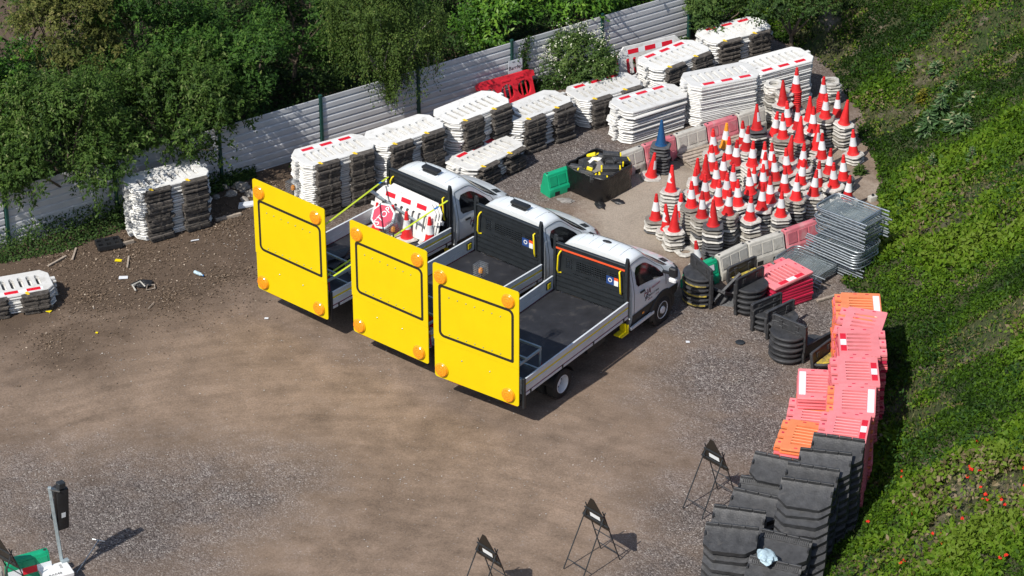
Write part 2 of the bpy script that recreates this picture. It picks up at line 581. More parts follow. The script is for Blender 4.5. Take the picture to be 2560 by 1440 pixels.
def ground_material():
    m, nt, b = new_mat('yard_ground')
    L = nt.links
    tc = nt.nodes.new('ShaderNodeTexCoord')
    vec = tc.outputs['Object']

    def attr(n):
        a = nt.nodes.new('ShaderNodeAttribute')
        a.attribute_name = n
        return a.outputs['Fac']

    def math_(op, a, c, clamp=False):
        n = nt.nodes.new('ShaderNodeMath')
        n.operation = op
        n.use_clamp = clamp
        for i, v in enumerate((a, c)):
            if isinstance(v, (int, float)):
                n.inputs[i].default_value = v
            else:
                L.new(v, n.inputs[i])
        return n.outputs[0]
    big = noise_node(nt, 0.22, 5, 0.6, vec)
    mid = noise_node(nt, 1.3, 6, 0.65, vec)
    fine = noise_node(nt, 26, 5, 0.75, vec)
    grit = noise_node(nt, 75, 3, 0.8, vec)
    # tyre sweeps: noise stretched along arcs about a turning point
    sub = nt.nodes.new('ShaderNodeVectorMath')
    sub.operation = 'SUBTRACT'
    L.new(vec, sub.inputs[0])
    sub.inputs[1].default_value = (-3.5, -17.0, 0)
    ln = nt.nodes.new('ShaderNodeVectorMath')
    ln.operation = 'LENGTH'
    L.new(sub.outputs[0], ln.inputs[0])
    sx = nt.nodes.new('ShaderNodeSeparateXYZ')
    L.new(sub.outputs[0], sx.inputs[0])
    at2 = math_('ARCTAN2', sx.outputs[1], sx.outputs[0])
    cb = nt.nodes.new('ShaderNodeCombineXYZ')
    L.new(math_('MULTIPLY', ln.outputs['Value'], 2.6), cb.inputs[0])
    L.new(math_('MULTIPLY', at2, 3.0), cb.inputs[1])
    arcs = noise_node(nt, 1.0, 6, 0.7, cb.outputs[0], 1.6)
    brown = ramp_node(nt, big.outputs['Fac'], [(0.3, (0.172, 0.126, 0.094)), (0.55, (0.218, 0.160, 0.119)), (0.75, (0.248, 0.178, 0.130))]).outputs['Color']
    brown = mix_node(nt, 0.75, brown, ramp_node(nt, mid.outputs['Fac'], [(0.3, 0.34), (0.7, 0.66)]).outputs['Color'], 'OVERLAY')
    brown = mix_node(nt, 0.22, brown, ramp_node(nt, arcs.outputs['Fac'], [(0.33, 0.33), (0.62, 0.63)]).outputs['Color'], 'OVERLAY')
    brown = mix_node(nt, 0.75, brown, ramp_node(nt, fine.outputs['Fac'], [(0.25, 0.22), (0.75, 0.78)]).outputs['Color'], 'OVERLAY')
    wv = nt.nodes.new('ShaderNodeTexWave')
    wv.wave_type, wv.rings_direction = 'RINGS', 'Z'
    wv.inputs['Scale'].default_value = 0.55
    wv.inputs['Distortion'].default_value = 5.0
    wv.inputs['Detail'].default_value = 4
    wv.inputs['Detail Scale'].default_value = 1.2
    L.new(sub.outputs[0], wv.inputs['Vector'])
    brown = mix_node(nt, math_('MULTIPLY', big.outputs['Fac'], 0.5), brown, ramp_node(nt, wv.outputs['Fac'], [(0.1, 0.40), (0.3, 0.52), (0.9, 0.55)]).outputs['Color'], 'OVERLAY')
    # gravel: small stones
    vo = nt.nodes.new('ShaderNodeTexVoronoi')
    vo.inputs['Scale'].default_value = 30
    L.new(vec, vo.inputs['Vector'])
    sv = nt.nodes.new('ShaderNodeSeparateColor')
    L.new(vo.outputs['Color'], sv.inputs[0])
    gr = ramp_node(nt, sv.outputs[0], [(0.0, (0.078, 0.066, 0.062)), (0.45, (0.160, 0.137, 0.128)), (0.85, (0.235, 0.204, 0.191)), (0.975, (0.36, 0.33, 0.305))]).outputs['Color']
    gr = mix_node(nt, 0.7, gr, ramp_node(nt, vo.outputs['Distance'], [(0.1, 0.6), (0.7, 0.22)]).outputs['Color'], 'OVERLAY')
    gr = mix_node(nt, 0.6, gr, ramp_node(nt, mid.outputs['Fac'], [(0.3, 0.36), (0.7, 0.62)]).outputs['Color'], 'OVERLAY')
    gm = math_('ADD', attr('gravel'), math_('MULTIPLY', math_('SUBTRACT', mid.outputs['Fac'], 0.5), 1.5))
    gm = math_('ADD', gm, math_('MULTIPLY', math_('SUBTRACT', fine.outputs['Fac'], 0.5), 0.9))
    gmask = ramp_node(nt, gm, [(0.15, 0.0), (1.0, 0.95)]).outputs['Color']
    c = mix_node(nt, gmask, brown, gr)
    # stray stones on the dirt
    stray = ramp_node(nt, sv.outputs[1], [(0.98, 0.0), (0.992, 0.6)]).outputs['Color']
    c = mix_node(nt, stray, c, (0.26, 0.22, 0.19))
    pm = math_('ADD', attr('pale'), math_('MULTIPLY', math_('SUBTRACT', mid.outputs['Fac'], 0.5), 1.2))
    pale = mix_node(nt, 0.7, (0.34, 0.29, 0.235), ramp_node(nt, fine.outputs['Fac'], [(0.25, 0.26), (0.75, 0.72)]).outputs['Color'], 'OVERLAY')
    c = mix_node(nt, ramp_node(nt, pm, [(0.3, 0.0), (0.75, 0.85)]).outputs['Color'], c, pale)
    lm = math_('ADD', attr('litter'), math_('MULTIPLY', math_('SUBTRACT', mid.outputs['Fac'], 0.5), 1.0))
    lit = ramp_node(nt, grit.outputs['Fac'], [(0.35, (0.055, 0.040, 0.030)), (0.6, (0.11, 0.078, 0.055)), (0.75, (0.22, 0.165, 0.12))]).outputs['Color']
    c = mix_node(nt, ramp_node(nt, lm, [(0.25, 0.0), (0.65, 0.9)]).outputs['Color'], c, lit)
    # pale dry rims and dark damp marks at metre scale
    st = noise_node(nt, 0.55, 7, 0.7, vec, 1.0)
    c = mix_node(nt, 0.45, c, ramp_node(nt, st.outputs['Fac'], [(0.36, 0.34), (0.5, 0.5), (0.66, 0.62)]).outputs['Color'], 'OVERLAY')
    L.new(c, b.inputs['Base Color'])
    b.inputs['Roughness'].default_value = 0.95
    b.inputs['Specular IOR Level'].default_value = 0.15
    hm = mix_node(nt, gmask, ramp_node(nt, fine.outputs['Fac'], [(0.2, 0.3), (0.8, 0.55)]).outputs['Color'], ramp_node(nt, vo.outputs['Distance'], [(0.0, 1.0), (0.8, 0.0)]).outputs['Color'])
    hm = mix_node(nt, 0.2, hm, arcs.outputs['Fac'])
    bp = nt.nodes.new('ShaderNodeBump')
    bp.inputs['Strength'].default_value = 0.75
    bp.inputs['Distance'].default_value = 0.03
    L.new(hm, bp.inputs['Height'])
    L.new(bp.outputs[0], b.inputs['Normal'])
    return m


def axis(lo, a, b, hi, fine):
    return np.concatenate([np.linspace(lo, a, 24)[:-1], np.arange(a, b, fine), np.linspace(b, hi, 24)])


ground = grid_mesh('ground', axis(-150, -17, 17, 150, 0.2), axis(-60, -15, 22, 190, 0.2), ground_z, ground_material(),
                   dict(gravel=lambda x, y: blobs(x, y, GRAVEL), pale=lambda x, y: blobs(x, y, PALE), litter=lambda x, y: np.maximum(blobs(x, y, LITTER), 1.3 * (((x - F0[0]) * FN[0] + (y - F0[1]) * FN[1]) > .1))))
tag(ground, 'brown dirt and grey gravel yard floor with tyre sweeps', kind='structure')


def soil_material():
    m, nt, b = new_mat('bank_soil')
    tc = nt.nodes.new('ShaderNodeTexCoord')
    a = noise_node(nt, 0.9, 6, 0.65, tc.outputs['Object'])
    f = noise_node(nt, 18, 5, 0.75, tc.outputs['Object'])
    c = ramp_node(nt, a.outputs['Fac'], [(0.38, (0.026, 0.044, 0.007)), (0.55, (0.055, 0.055, 0.018)), (0.68, (0.20, 0.16, 0.125))]).outputs['Color']
    c = mix_node(nt, 0.8, c, ramp_node(nt, f.outputs['Fac'], [(0.25, 0.2), (0.75, 0.75)]).outputs['Color'], 'OVERLAY')
    nt.links.new(c, b.inputs['Base Color'])
    b.inputs['Roughness'].default_value = 0.95
    bp = nt.nodes.new('ShaderNodeBump')
    bp.inputs['Strength'].default_value = 0.8
    bp.inputs['Distance'].default_value = 0.05
    nt.links.new(f.outputs['Fac'], bp.inputs['Height'])
    nt.links.new(bp.outputs[0], b.inputs['Normal'])
    return m


bank = grid_mesh('embankment', np.arange(-6, 40, 0.3), np.arange(-30, 52, 0.3), bank_z, soil_material(), keep=lambda x, y: foot_dist(x, y) > -0.5)
tag(bank, 'earth bank rising along the yard edge under weeds', kind='structure')

# ---------------------------------------------------------------- foliage
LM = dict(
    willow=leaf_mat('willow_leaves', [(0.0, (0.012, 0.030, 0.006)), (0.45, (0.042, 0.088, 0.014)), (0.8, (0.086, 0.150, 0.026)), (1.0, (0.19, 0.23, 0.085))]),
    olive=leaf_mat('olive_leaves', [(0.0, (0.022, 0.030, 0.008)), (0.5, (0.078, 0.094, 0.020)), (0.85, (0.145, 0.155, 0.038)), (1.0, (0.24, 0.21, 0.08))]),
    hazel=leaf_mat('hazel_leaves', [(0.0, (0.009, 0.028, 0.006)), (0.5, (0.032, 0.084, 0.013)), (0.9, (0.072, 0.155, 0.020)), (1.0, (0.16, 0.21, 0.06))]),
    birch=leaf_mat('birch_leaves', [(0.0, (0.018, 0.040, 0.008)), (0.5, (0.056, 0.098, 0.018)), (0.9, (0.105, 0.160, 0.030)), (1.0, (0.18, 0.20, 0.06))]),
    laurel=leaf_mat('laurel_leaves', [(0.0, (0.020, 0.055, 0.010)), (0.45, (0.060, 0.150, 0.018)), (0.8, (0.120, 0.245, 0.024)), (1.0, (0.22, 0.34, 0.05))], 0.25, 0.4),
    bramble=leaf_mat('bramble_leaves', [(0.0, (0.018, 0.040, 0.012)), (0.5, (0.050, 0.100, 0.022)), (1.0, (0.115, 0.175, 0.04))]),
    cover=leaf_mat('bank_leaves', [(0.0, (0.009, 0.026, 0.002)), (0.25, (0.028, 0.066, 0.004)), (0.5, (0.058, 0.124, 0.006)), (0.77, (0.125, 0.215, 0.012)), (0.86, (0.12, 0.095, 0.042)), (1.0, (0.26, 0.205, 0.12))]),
    grass=leaf_mat('grass_blades', [(0.0, (0.030, 0.062, 0.014)), (0.5, (0.075, 0.130, 0.028)), (0.8, (0.15, 0.19, 0.05)), (1.0, (0.32, 0.27, 0.15))]),
    mullein=leaf_mat('mullein_leaves', [(0.0, (0.035, 0.085, 0.028)), (0.5, (0.095, 0.180, 0.065)), (0.85, (0.17, 0.25, 0.13)), (1.0, (0.42, 0.40, 0.22))]),
    yellowweed=leaf_mat('yellow_weed', [(0.0, (0.06, 0.07, 0.01)), (0.5, (0.20, 0.19, 0.02)), (1.0, (0.42, 0.34, 0.05))]),
    flower=leaf_mat('cream_petals', [(0.0, (0.50, 0.52, 0.34)), (1.0, (0.80, 0.80, 0.66))]),
    poppy=leaf_mat('poppy_petals', [(0.0, (0.55, 0.012, 0.006)), (1.0, (0.85, 0.045, 0.015))]),
    litter=leaf_mat('leaf_litter', [(0.0, (0.06, 0.042, 0.030)), (0.5, (0.16, 0.115, 0.080)), (0.85, (0.28, 0.215, 0.16)), (1.0, (0.50, 0.42, 0.33))], 0.05, 0.9),
)


def unit(a):
    return a / np.maximum(np.linalg.norm(a, axis=-1, keepdims=True), 1e-9)


def leaf_data(pts, nrm, size, aspect=0.5, jit=0.6, dirs=None, fold=0.12):
    N = len(pts)
    n = unit(nrm + rng.normal(0, jit, (N, 3)))
    t = rng.normal(0, 1, (N, 3)) if dirs is None else dirs + rng.normal(0, 0.25, (N, 3))
    t = unit(t - n * (t * n).sum(1, keepdims=True))
    b = np.cross(n, t)
    s = (size if np.ndim(size) else np.full(N, size))[:, None]
    v = np.empty((N, 4, 3))
    v[:, 0] = pts
    v[:, 1] = pts + t * s * 0.45 + b * s * aspect * 0.5 + n * s * fold
    v[:, 2] = pts + t * s
    v[:, 3] = pts + t * s * 0.45 - b * s * aspect * 0.5 + n * s * fold
    return v.reshape(-1, 3)


def leaf_object(name, v, tint, material, parent=None, loc=None):
    N = len(v) // 4
    if loc is not None:
        v = v - np.array(loc)
    me = bpy.data.meshes.new(name)
    me.vertices.add(N * 4)
    me.vertices.foreach_set('co', np.ascontiguousarray(v, np.float32).ravel())
    me.loops.add(N * 4)
    me.loops.foreach_set('vertex_index', np.arange(N * 4, dtype=np.int32))
    me.polygons.add(N)
    me.polygons.foreach_set('loop_start', np.arange(0, N * 4, 4, dtype=np.int32))
    me.update(calc_edges=True)
    a = me.attributes.new('tint', 'FLOAT', 'POINT')
    a.data.foreach_set('value', np.repeat(np.clip(tint, 0, 1), 4).astype(np.float32))
    me.materials.append(material)
    return link(name, me, parent)


def sphere_dirs(n, zmin=-1.0):
    z = rng.uniform(zmin, 1, n)
    a = rng.uniform(0, 2 * math.pi, n)
    r = np.sqrt(1 - z * z)
    return np.stack([r * np.cos(a), r * np.sin(a), z], 1)


def limbs(base, tips, r0, bark, parent, seed):
    rn = random.Random(seed)
    m = MB()
    b = Vector((0, 0, -0.15))
    fork = Vector((rn.uniform(-.15, .15), rn.uniform(-.15, .15), tips[:, 2].mean() * 0.35))
    m.tube([b, b.lerp(fork, .5) + Vector((rn.uniform(-.1, .1), rn.uniform(-.1, .1), 0)), fork], [r0, r0 * .85, r0 * .7], 7)
    for t in tips:
        t = Vector(t)
        mid = fork.lerp(t, .5) + Vector((rn.uniform(-.25, .25), rn.uniform(-.25, .25), rn.uniform(0, .3)))
        m.tube([fork, mid, t], [r0 * .5, r0 * .28, r0 * .08], 5)
    return m.build('trunk', bark, parent)




def behind(px, py, d):
    """height at which the sight line stands d metres behind the fence"""
    lo, hi = -4.0, 12.0
    for _ in range(40):
        mid = (lo + hi) / 2
        q = G(px, py, mid)
        if (q.x - F0[0]) * FN[0] + (q.y - F0[1]) * FN[1] > d:
            lo = mid
        else:
            hi = mid
    return lo


def tree(name, label, cat, px, py, d, rad, nleaf, lsize, mname, group=None, clumps=38, tall=0.8, aspect=0.5, bark='bark', hang=None, lift=0.35, light=0.0, z=None, per=12):
    """crown centre on the sight line of (px, py), d metres behind the fence (or at height z)"""
    z = max(0.6, behind(px, py, d)) if z is None else z
    c = G(px, py, z)
    root = thing(name, label, cat, (c.x, c.y, 0), 0, group)
    cen = np.array([0, 0, z])
    dd = sphere_dirs(clumps, -0.6)
    rr = rng.uniform(0.35, 1.0, clumps) ** 0.6
    cc = cen + dd * rr[:, None] * np.array([rad, rad, rad * tall])
    cc[:, 2] = np.maximum(cc[:, 2], 0.35)
    cr = rng.uniform(0.16, 0.40, clumps) * rad
    ns = nleaf // per
    k = rng.choice(clumps, ns, p=cr ** 2 / (cr ** 2).sum())
    sd = sphere_dirs(ns, -0.5)
    base = cc[k] + sd * (cr[k] * (1.0 - np.abs(rng.normal(0, 0.22, ns))))[:, None] * np.array([1, 1, 0.75])
    out = unit(base - cen)
    sdir = unit(sd * 0.6 + out * 0.5 + np.array([0, 0, 0.25]) + rng.normal(0, 0.45, (ns, 3)))
    slen = lsize * rng.uniform(1.8, 3.6, ns)
    f = np.tile(np.linspace(0.0, 1, per), ns)
    kk = np.repeat(np.arange(ns), per)
    pts = base[kk] + sdir[kk] * (slen[kk] * f)[:, None] + rng.normal(0, 0.12 * lsize, (ns * per, 3))
    pts[:, 2] = np.maximum(pts[:, 2], 0.06)
    ldir = unit(sdir[kk] * 0.7 + rng.normal(0, 0.8, (ns * per, 3)))
    nrm = sd[kk] * 0.35 + out[kk] * 0.35 + np.array([-0.15, -0.2, lift + 0.25])
    ct = rng.uniform(-0.20, 0.20, clumps)
    st_ = rng.normal(0, 0.13, ns)
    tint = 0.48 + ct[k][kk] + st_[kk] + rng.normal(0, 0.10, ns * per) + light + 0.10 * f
    tint = np.where(rng.uniform(0, 1, ns * per) < 0.012, 1.0, np.minimum(tint, 0.93))
    V = [leaf_data(pts, nrm, lsize * rng.uniform(0.6, 1.3, ns * per), aspect, 0.45, ldir)]
    Tn = [tint]
    if hang:
        nh, ln = hang
        st = cc[rng.choice(clumps, nh)] + rng.normal(0, 0.28, (nh, 3)) * rad * 0.6
        ph = 46
        fh = np.linspace(0, 1, ph)
        L_ = rng.uniform(0.4, 1.0, nh) * ln
        sway = rng.normal(0, 0.10, (nh, 2))
        p = np.empty((nh, ph, 3))
        p[:, :, 0] = st[:, 0, None] + sway[:, 0, None] * fh * L_[:, None] + rng.normal(0, 0.04, (nh, ph))
        p[:, :, 1] = st[:, 1, None] + sway[:, 1, None] * fh * L_[:, None] + rng.normal(0, 0.04, (nh, ph))
        p[:, :, 2] = st[:, 2, None] + 0.3 - fh * L_[:, None]
        p = p.reshape(-1, 3)
        p[:, 2] = np.maximum(p[:, 2], 0.3)
        V.append(leaf_data(p, np.tile([0.1, -0.5, 0.5], (len(p), 1)), lsize * rng.uniform(0.7, 1.2, len(p)), aspect, 0.6, np.tile([0, 0, -1.0], (len(p), 1))))
        Tn.append(np.repeat(rng.uniform(0.25, 0.8, nh), ph) + rng.normal(0, 0.14, len(p)))
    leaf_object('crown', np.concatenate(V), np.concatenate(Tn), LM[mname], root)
    far = cc[np.argsort(-np.linalg.norm(cc - cen, axis=1))[:9]]
    limbs(None, far, 0.045 + 0.025 * rad, MT[bark], root, int(px + py))
    return root


TG = 'trees and shrubs behind the sheet fence'
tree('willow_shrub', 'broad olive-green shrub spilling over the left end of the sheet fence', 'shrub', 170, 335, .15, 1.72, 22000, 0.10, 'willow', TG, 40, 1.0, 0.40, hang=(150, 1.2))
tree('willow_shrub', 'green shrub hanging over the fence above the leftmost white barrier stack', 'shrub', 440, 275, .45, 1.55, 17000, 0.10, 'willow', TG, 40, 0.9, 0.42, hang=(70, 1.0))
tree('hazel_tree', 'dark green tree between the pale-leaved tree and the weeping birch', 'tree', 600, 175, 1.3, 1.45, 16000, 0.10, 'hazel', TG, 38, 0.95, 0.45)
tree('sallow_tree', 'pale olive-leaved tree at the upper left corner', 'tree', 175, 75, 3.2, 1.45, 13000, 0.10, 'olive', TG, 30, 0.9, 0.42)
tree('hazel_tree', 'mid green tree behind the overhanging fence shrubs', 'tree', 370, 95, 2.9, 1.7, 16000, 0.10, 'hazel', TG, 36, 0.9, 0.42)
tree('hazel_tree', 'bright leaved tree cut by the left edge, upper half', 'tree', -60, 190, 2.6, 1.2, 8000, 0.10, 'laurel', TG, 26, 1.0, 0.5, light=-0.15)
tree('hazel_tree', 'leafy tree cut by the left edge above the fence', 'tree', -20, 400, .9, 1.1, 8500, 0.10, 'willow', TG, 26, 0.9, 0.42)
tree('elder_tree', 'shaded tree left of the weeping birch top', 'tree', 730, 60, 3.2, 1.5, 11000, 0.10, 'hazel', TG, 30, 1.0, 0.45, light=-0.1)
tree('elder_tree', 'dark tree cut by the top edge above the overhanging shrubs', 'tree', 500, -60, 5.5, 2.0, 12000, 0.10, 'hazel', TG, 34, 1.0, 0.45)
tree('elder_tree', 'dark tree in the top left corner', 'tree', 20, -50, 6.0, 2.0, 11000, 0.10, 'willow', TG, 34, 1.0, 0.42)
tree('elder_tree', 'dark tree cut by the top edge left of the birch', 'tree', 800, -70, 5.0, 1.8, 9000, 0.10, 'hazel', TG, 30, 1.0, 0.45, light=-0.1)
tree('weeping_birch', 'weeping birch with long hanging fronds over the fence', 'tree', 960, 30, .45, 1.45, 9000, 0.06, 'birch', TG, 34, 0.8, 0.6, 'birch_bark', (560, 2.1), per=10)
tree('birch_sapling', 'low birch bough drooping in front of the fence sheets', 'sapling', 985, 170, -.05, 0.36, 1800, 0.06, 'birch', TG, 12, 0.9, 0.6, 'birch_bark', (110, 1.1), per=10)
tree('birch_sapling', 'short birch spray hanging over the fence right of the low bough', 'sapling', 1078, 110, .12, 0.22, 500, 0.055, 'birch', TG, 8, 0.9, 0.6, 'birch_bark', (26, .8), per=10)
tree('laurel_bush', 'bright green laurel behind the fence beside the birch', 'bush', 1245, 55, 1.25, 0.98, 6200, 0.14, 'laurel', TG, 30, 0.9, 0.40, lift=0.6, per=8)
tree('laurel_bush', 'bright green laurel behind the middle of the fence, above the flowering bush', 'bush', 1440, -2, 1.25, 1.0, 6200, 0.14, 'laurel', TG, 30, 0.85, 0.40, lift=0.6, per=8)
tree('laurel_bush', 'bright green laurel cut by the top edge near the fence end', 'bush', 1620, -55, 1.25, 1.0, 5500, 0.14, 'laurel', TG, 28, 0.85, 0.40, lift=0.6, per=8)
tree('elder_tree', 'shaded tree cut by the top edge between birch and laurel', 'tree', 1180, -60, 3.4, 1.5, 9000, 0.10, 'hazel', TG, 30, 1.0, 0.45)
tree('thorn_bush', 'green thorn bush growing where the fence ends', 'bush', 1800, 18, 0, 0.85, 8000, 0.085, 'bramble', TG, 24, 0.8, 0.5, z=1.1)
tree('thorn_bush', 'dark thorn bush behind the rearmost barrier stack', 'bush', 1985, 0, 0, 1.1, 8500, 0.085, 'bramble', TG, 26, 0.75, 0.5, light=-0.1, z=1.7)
fb = tree('flowering_bush', 'bush with cream blossom clambering up the fence beside the sign', 'bush', 1448, 152, 0, 0.80, 13000, 0.07, 'bramble', None, 36, 1.05, 0.5, light=0.1, z=1.0)
fl = rng.normal(0, 1, (330, 3))
fl = unit(fl) * np.array([0.95, 0.8, 1.1]) * rng.uniform(0.8, 1.12, (330, 1))
fl = fl[(fl[:, 2] > -0.35) & (fl[:, 1] < 0.35)]
fv = []
for k in range(3):
    fv.append(leaf_data(fl + np.array([0, 0, 1.0]) + rng.normal(0, 0.02, fl.shape), np.tile([0, -.5, .8], (len(fl), 1)), rng.uniform(0.024, 0.045, len(fl)), 1.0, 0.5))
leaf_object('blossom', np.concatenate(fv), rng.uniform(0, 1, len(fl) * 3), LM['flower'], fb)

# undergrowth at the fence foot and behind it: nobody could count it
N = 150000
s = rng.uniform(-4, FLEN + 3, N)
d = rng.uniform(0.15, 9.5, N)
px_ = F0 + FD * s[:, None] + FN * d[:, None]
h = fbm(px_[:, 0], px_[:, 1], 0.8, 9) ** 1.5 * 1.3
keepm = foot_dist(px_[:, 0], px_[:, 1]) < 0.3
pts = np.concatenate([px_, (h * rng.uniform(0.5, 1.0, N))[:, None]], 1)[keepm]
o = leaf_object('undergrowth', leaf_data(pts, np.tile([0, -.2, 1.0], (len(pts), 1)), 0.11 * rng.uniform(.5, 1.3, len(pts)), 0.55, 0.6), rng.normal(0.30, 0.2, len(pts)), LM['bramble'])
tag(o, 'shaded undergrowth covering the ground behind the sheet fence', kind='stuff')
N = 26000
s = rng.uniform(-3, FLEN, N)
wd = 0.12 + 0.62 * np.clip(1.15 - np.abs(s - 1.8) / 4.0, 0, 1) + 0.32 * vnoise(s, s * 0, 0.9, 4) + 0.5 * np.clip(1 - np.abs(s - 16.6) / 1.6, 0, 1)
d = -rng.uniform(0.03, 1, N) * wd
q = F0 + FD * s[:, None] + FN * d[:, None]
dens = fbm(q[:, 0], q[:, 1], 1.1, 12) + np.clip(1.1 - np.abs(s - 1.5) / 4.5, 0, 1) * .5 + 0.35 * (s > 14.5)
k = dens > 0.58
hz = np.minimum(0.55, wd) * (1 + d / wd) * rng.uniform(0.1, 1.0, N)
pts = np.concatenate([q, (hz + 0.02)[:, None]], 1)[k]
o = leaf_object('fence_foot_weeds', leaf_data(pts, np.tile([0, -.5, .8], (len(pts), 1)), 0.07 * rng.uniform(.5, 1.3, len(pts)), 0.6, 0.6), rng.normal(0.4, 0.2, len(pts)), LM['bramble'])
tag(o, 'low weeds and bramble along the foot of the sheet fence', kind='stuff')

def bank_at(px, py):
    """walk the sight line until it meets the bank"""
    lo, hi = 0.0, 7.4
    for _ in range(40):
        mid = (lo + hi) / 2
        q = G(px, py, mid)
        if float(bank_z(np.array([q.x]), np.array([q.y]))[0]) > mid:
            lo = mid
        else:
            hi = mid
    return G(px, py, (lo + hi) / 2)


# vegetation on the bank
BARE = [(2500, 440, .45), (2440, 475, .45), (2545, 395, .5), (2470, 822, .40), (2400, 1005, .55), (2490, 1235, .45), (2330, 195, .35), (2425, 430, .40), (2550, 1215, .45), (2230, 105, .35), (2380, 560, .40), (2450, 690, .45), (2300, 1075, .30), (2415, 1270, .35)]
BP = [(bank_at(a, b), r) for a, b, r in BARE]


def barem(x, y):
    m = np.zeros_like(x)
    for p, r in BP:
        dd = np.hypot((x - p.x) / 1.3, y - p.y) / r
        m = np.maximum(m, np.clip(1.5 - dd, 0, 1))
    return m


N = 860000
x = rng.uniform(4.5, 16.5, N)
y = rng.uniform(-20, 23, N)
fd = foot_dist(x, y)
k = fd > -0.5
x, y, fd = x[k], y[k], fd[k]
pat = fbm(x, y, 0.40, 21, 5)
fine_ = fbm(x, y, 2.6, 33, 4)
dry = fbm(x * .8, y * 1.2, 0.7, 41, 4) + .22 * barem(x, y) + .035 * (y > 2.5)
M_ = len(x)
bare = (dry > 0.685) & (fine_ > 0.36)
edge = -0.10 - 0.35 * vnoise(x, y, 1.3, 50)
gap = np.clip((fine_ - 0.24) * 4, 0.25, 1)
k = (fd > edge) & (~bare | (rng.uniform(0, 1, M_) < 0.08)) & (rng.uniform(0, 1, M_) < gap)
x, y, fd, pat, fine_, dry = [a[k] for a in (x, y, fd, pat, fine_, dry)]
hgt = np.clip(pat - 0.26, 0.05, 1) * 0.75 * fine_ * 1.4
z = bank_z(x, y) + hgt * rng.uniform(0.2, 1.0, len(x)) + .015
z = np.where(fd < 0, np.maximum(z, 0.02) + 0.02, z)
tint = 0.29 + 1.6 * (pat - 0.46) + rng.normal(0, 0.13, len(x)) + 0.5 * (fine_ - .5) + .10 * (y < 2.5)
tint = np.where((dry > 0.60) & (rng.uniform(0, 1, len(x)) < .5), np.maximum(tint, 0.82 + rng.normal(0, 0.08, len(x))), np.clip(tint, 0, 0.79))
size = 0.076 * rng.uniform(0.5, 1.4, len(x)) * (1 + .5 * (pat > .56))
o = leaf_object('bank_ground_cover', leaf_data(np.stack([x, y, z], 1), np.tile([-0.35, -0.3, 0.7], (len(x), 1)), size, 0.55, 0.7), tint, LM['cover'])
tag(o, 'dense mixed weeds and creeping leaves covering the earth bank', kind='stuff')
N = 60000
x = rng.uniform(5.0, 16, N)
y = rng.uniform(-20, 22, N)
fd = foot_dist(x, y)
nt_ = fbm(x, y, 0.85, 77, 3)
k = (fd > 0.05) & (nt_ > .60) & (barem(x, y) < .2)
x, y, nt_ = x[k], y[k], nt_[k]
z = bank_z(x, y) + (nt_ - .56) * 2.6 * rng.uniform(.3, 1, len(x))
o = leaf_object('bank_nettles', leaf_data(np.stack([x, y, z], 1), np.tile([-.3, -.3, .7], (len(x), 1)), .10 * rng.uniform(.6, 1.4, len(x)), .38, .6), rng.normal(.38, .22, len(x)), LM['hazel'])
tag(o, 'taller dark nettles and brambles in clumps on the earth bank', kind='stuff')
N = 90000
x = rng.uniform(6.0, 15, N)
y = rng.uniform(-20, 22, N)
fd = foot_dist(x, y)
gn = fbm(x, y, 0.7, 61, 4) + 0.07 * (y < -1) + 0.10 * (fd < 0.5)
dr_ = fbm(x * .8, y * 1.2, 0.7, 41, 4) + .22 * barem(x, y)
k = (fd > -0.12) & ((gn > 0.60) | (dr_ > .63)) & (rng.uniform(0, 1, N) < np.where(dr_ > .57, .45, .8))
x, y, fd, dr_ = x[k], y[k], fd[k], dr_[k]
z = np.maximum(bank_z(x, y), 0.0) + 0.03
p = np.stack([x, y, z], 1)
o = leaf_object('bank_grass', leaf_data(p, np.tile([-0.3, -0.9, 0.15], (len(x), 1)), 0.13 * rng.uniform(0.4, 1.6, len(x)), 0.07, 0.5, np.tile([0, 0, 1.0], (len(x), 1)) + rng.normal(0, .35, (len(x), 3)), 0.03), np.where(dr_ > .57, rng.normal(.74, .14, len(x)), rng.normal(0.42, 0.2, len(x))), LM['grass'])
tag(o, 'rough grass and dry stems growing on the earth bank', kind='stuff')


# litter and loose stones on the yard floor
def scatter_flat(name, label, regions, n, size, mname, tmean, tsd):
    P = []
    for (px, py, r, w) in regions:
        c = G(px, py)
        kk = int(n * w)
        a = rng.uniform(0, 2 * math.pi, kk)
        q = np.abs(rng.normal(0, 0.55, kk)) * r
        P.append(np.stack([c.x + q * np.cos(a), c.y + q * np.sin(a)], 1))
    P = np.concatenate(P)
    rel = (P - F0)
    P = P[(rel @ FN) < -0.1]
    P = P[foot_dist(P[:, 0], P[:, 1]) < 0.1]
    z = ground_z(P[:, 0], P[:, 1]) + 0.012
    o = leaf_object(name, leaf_data(np.concatenate([P, z[:, None]], 1), np.tile([0, 0, 1.0], (len(P), 1)), size * rng.uniform(.4, 1.4, len(P)), 0.6, 0.35), rng.normal(tmean, tsd, len(P)), LM[mname])
    tag(o, label, kind='stuff')


scatter_flat('leaf_litter', 'dry brown leaf litter and bark chips near the fence', [(330, 640, 2.6, 1), (150, 640, 1.6, .6), (560, 560, 2.2, .9), (230, 740, 1.8, .6), (700, 480, 1.6, .5), (420, 740, 2.0, .6), (560, 690, 1.5, .3), (120, 860, 1.8, .25)], 2600, 0.05, 'litter', 0.45, 0.22)


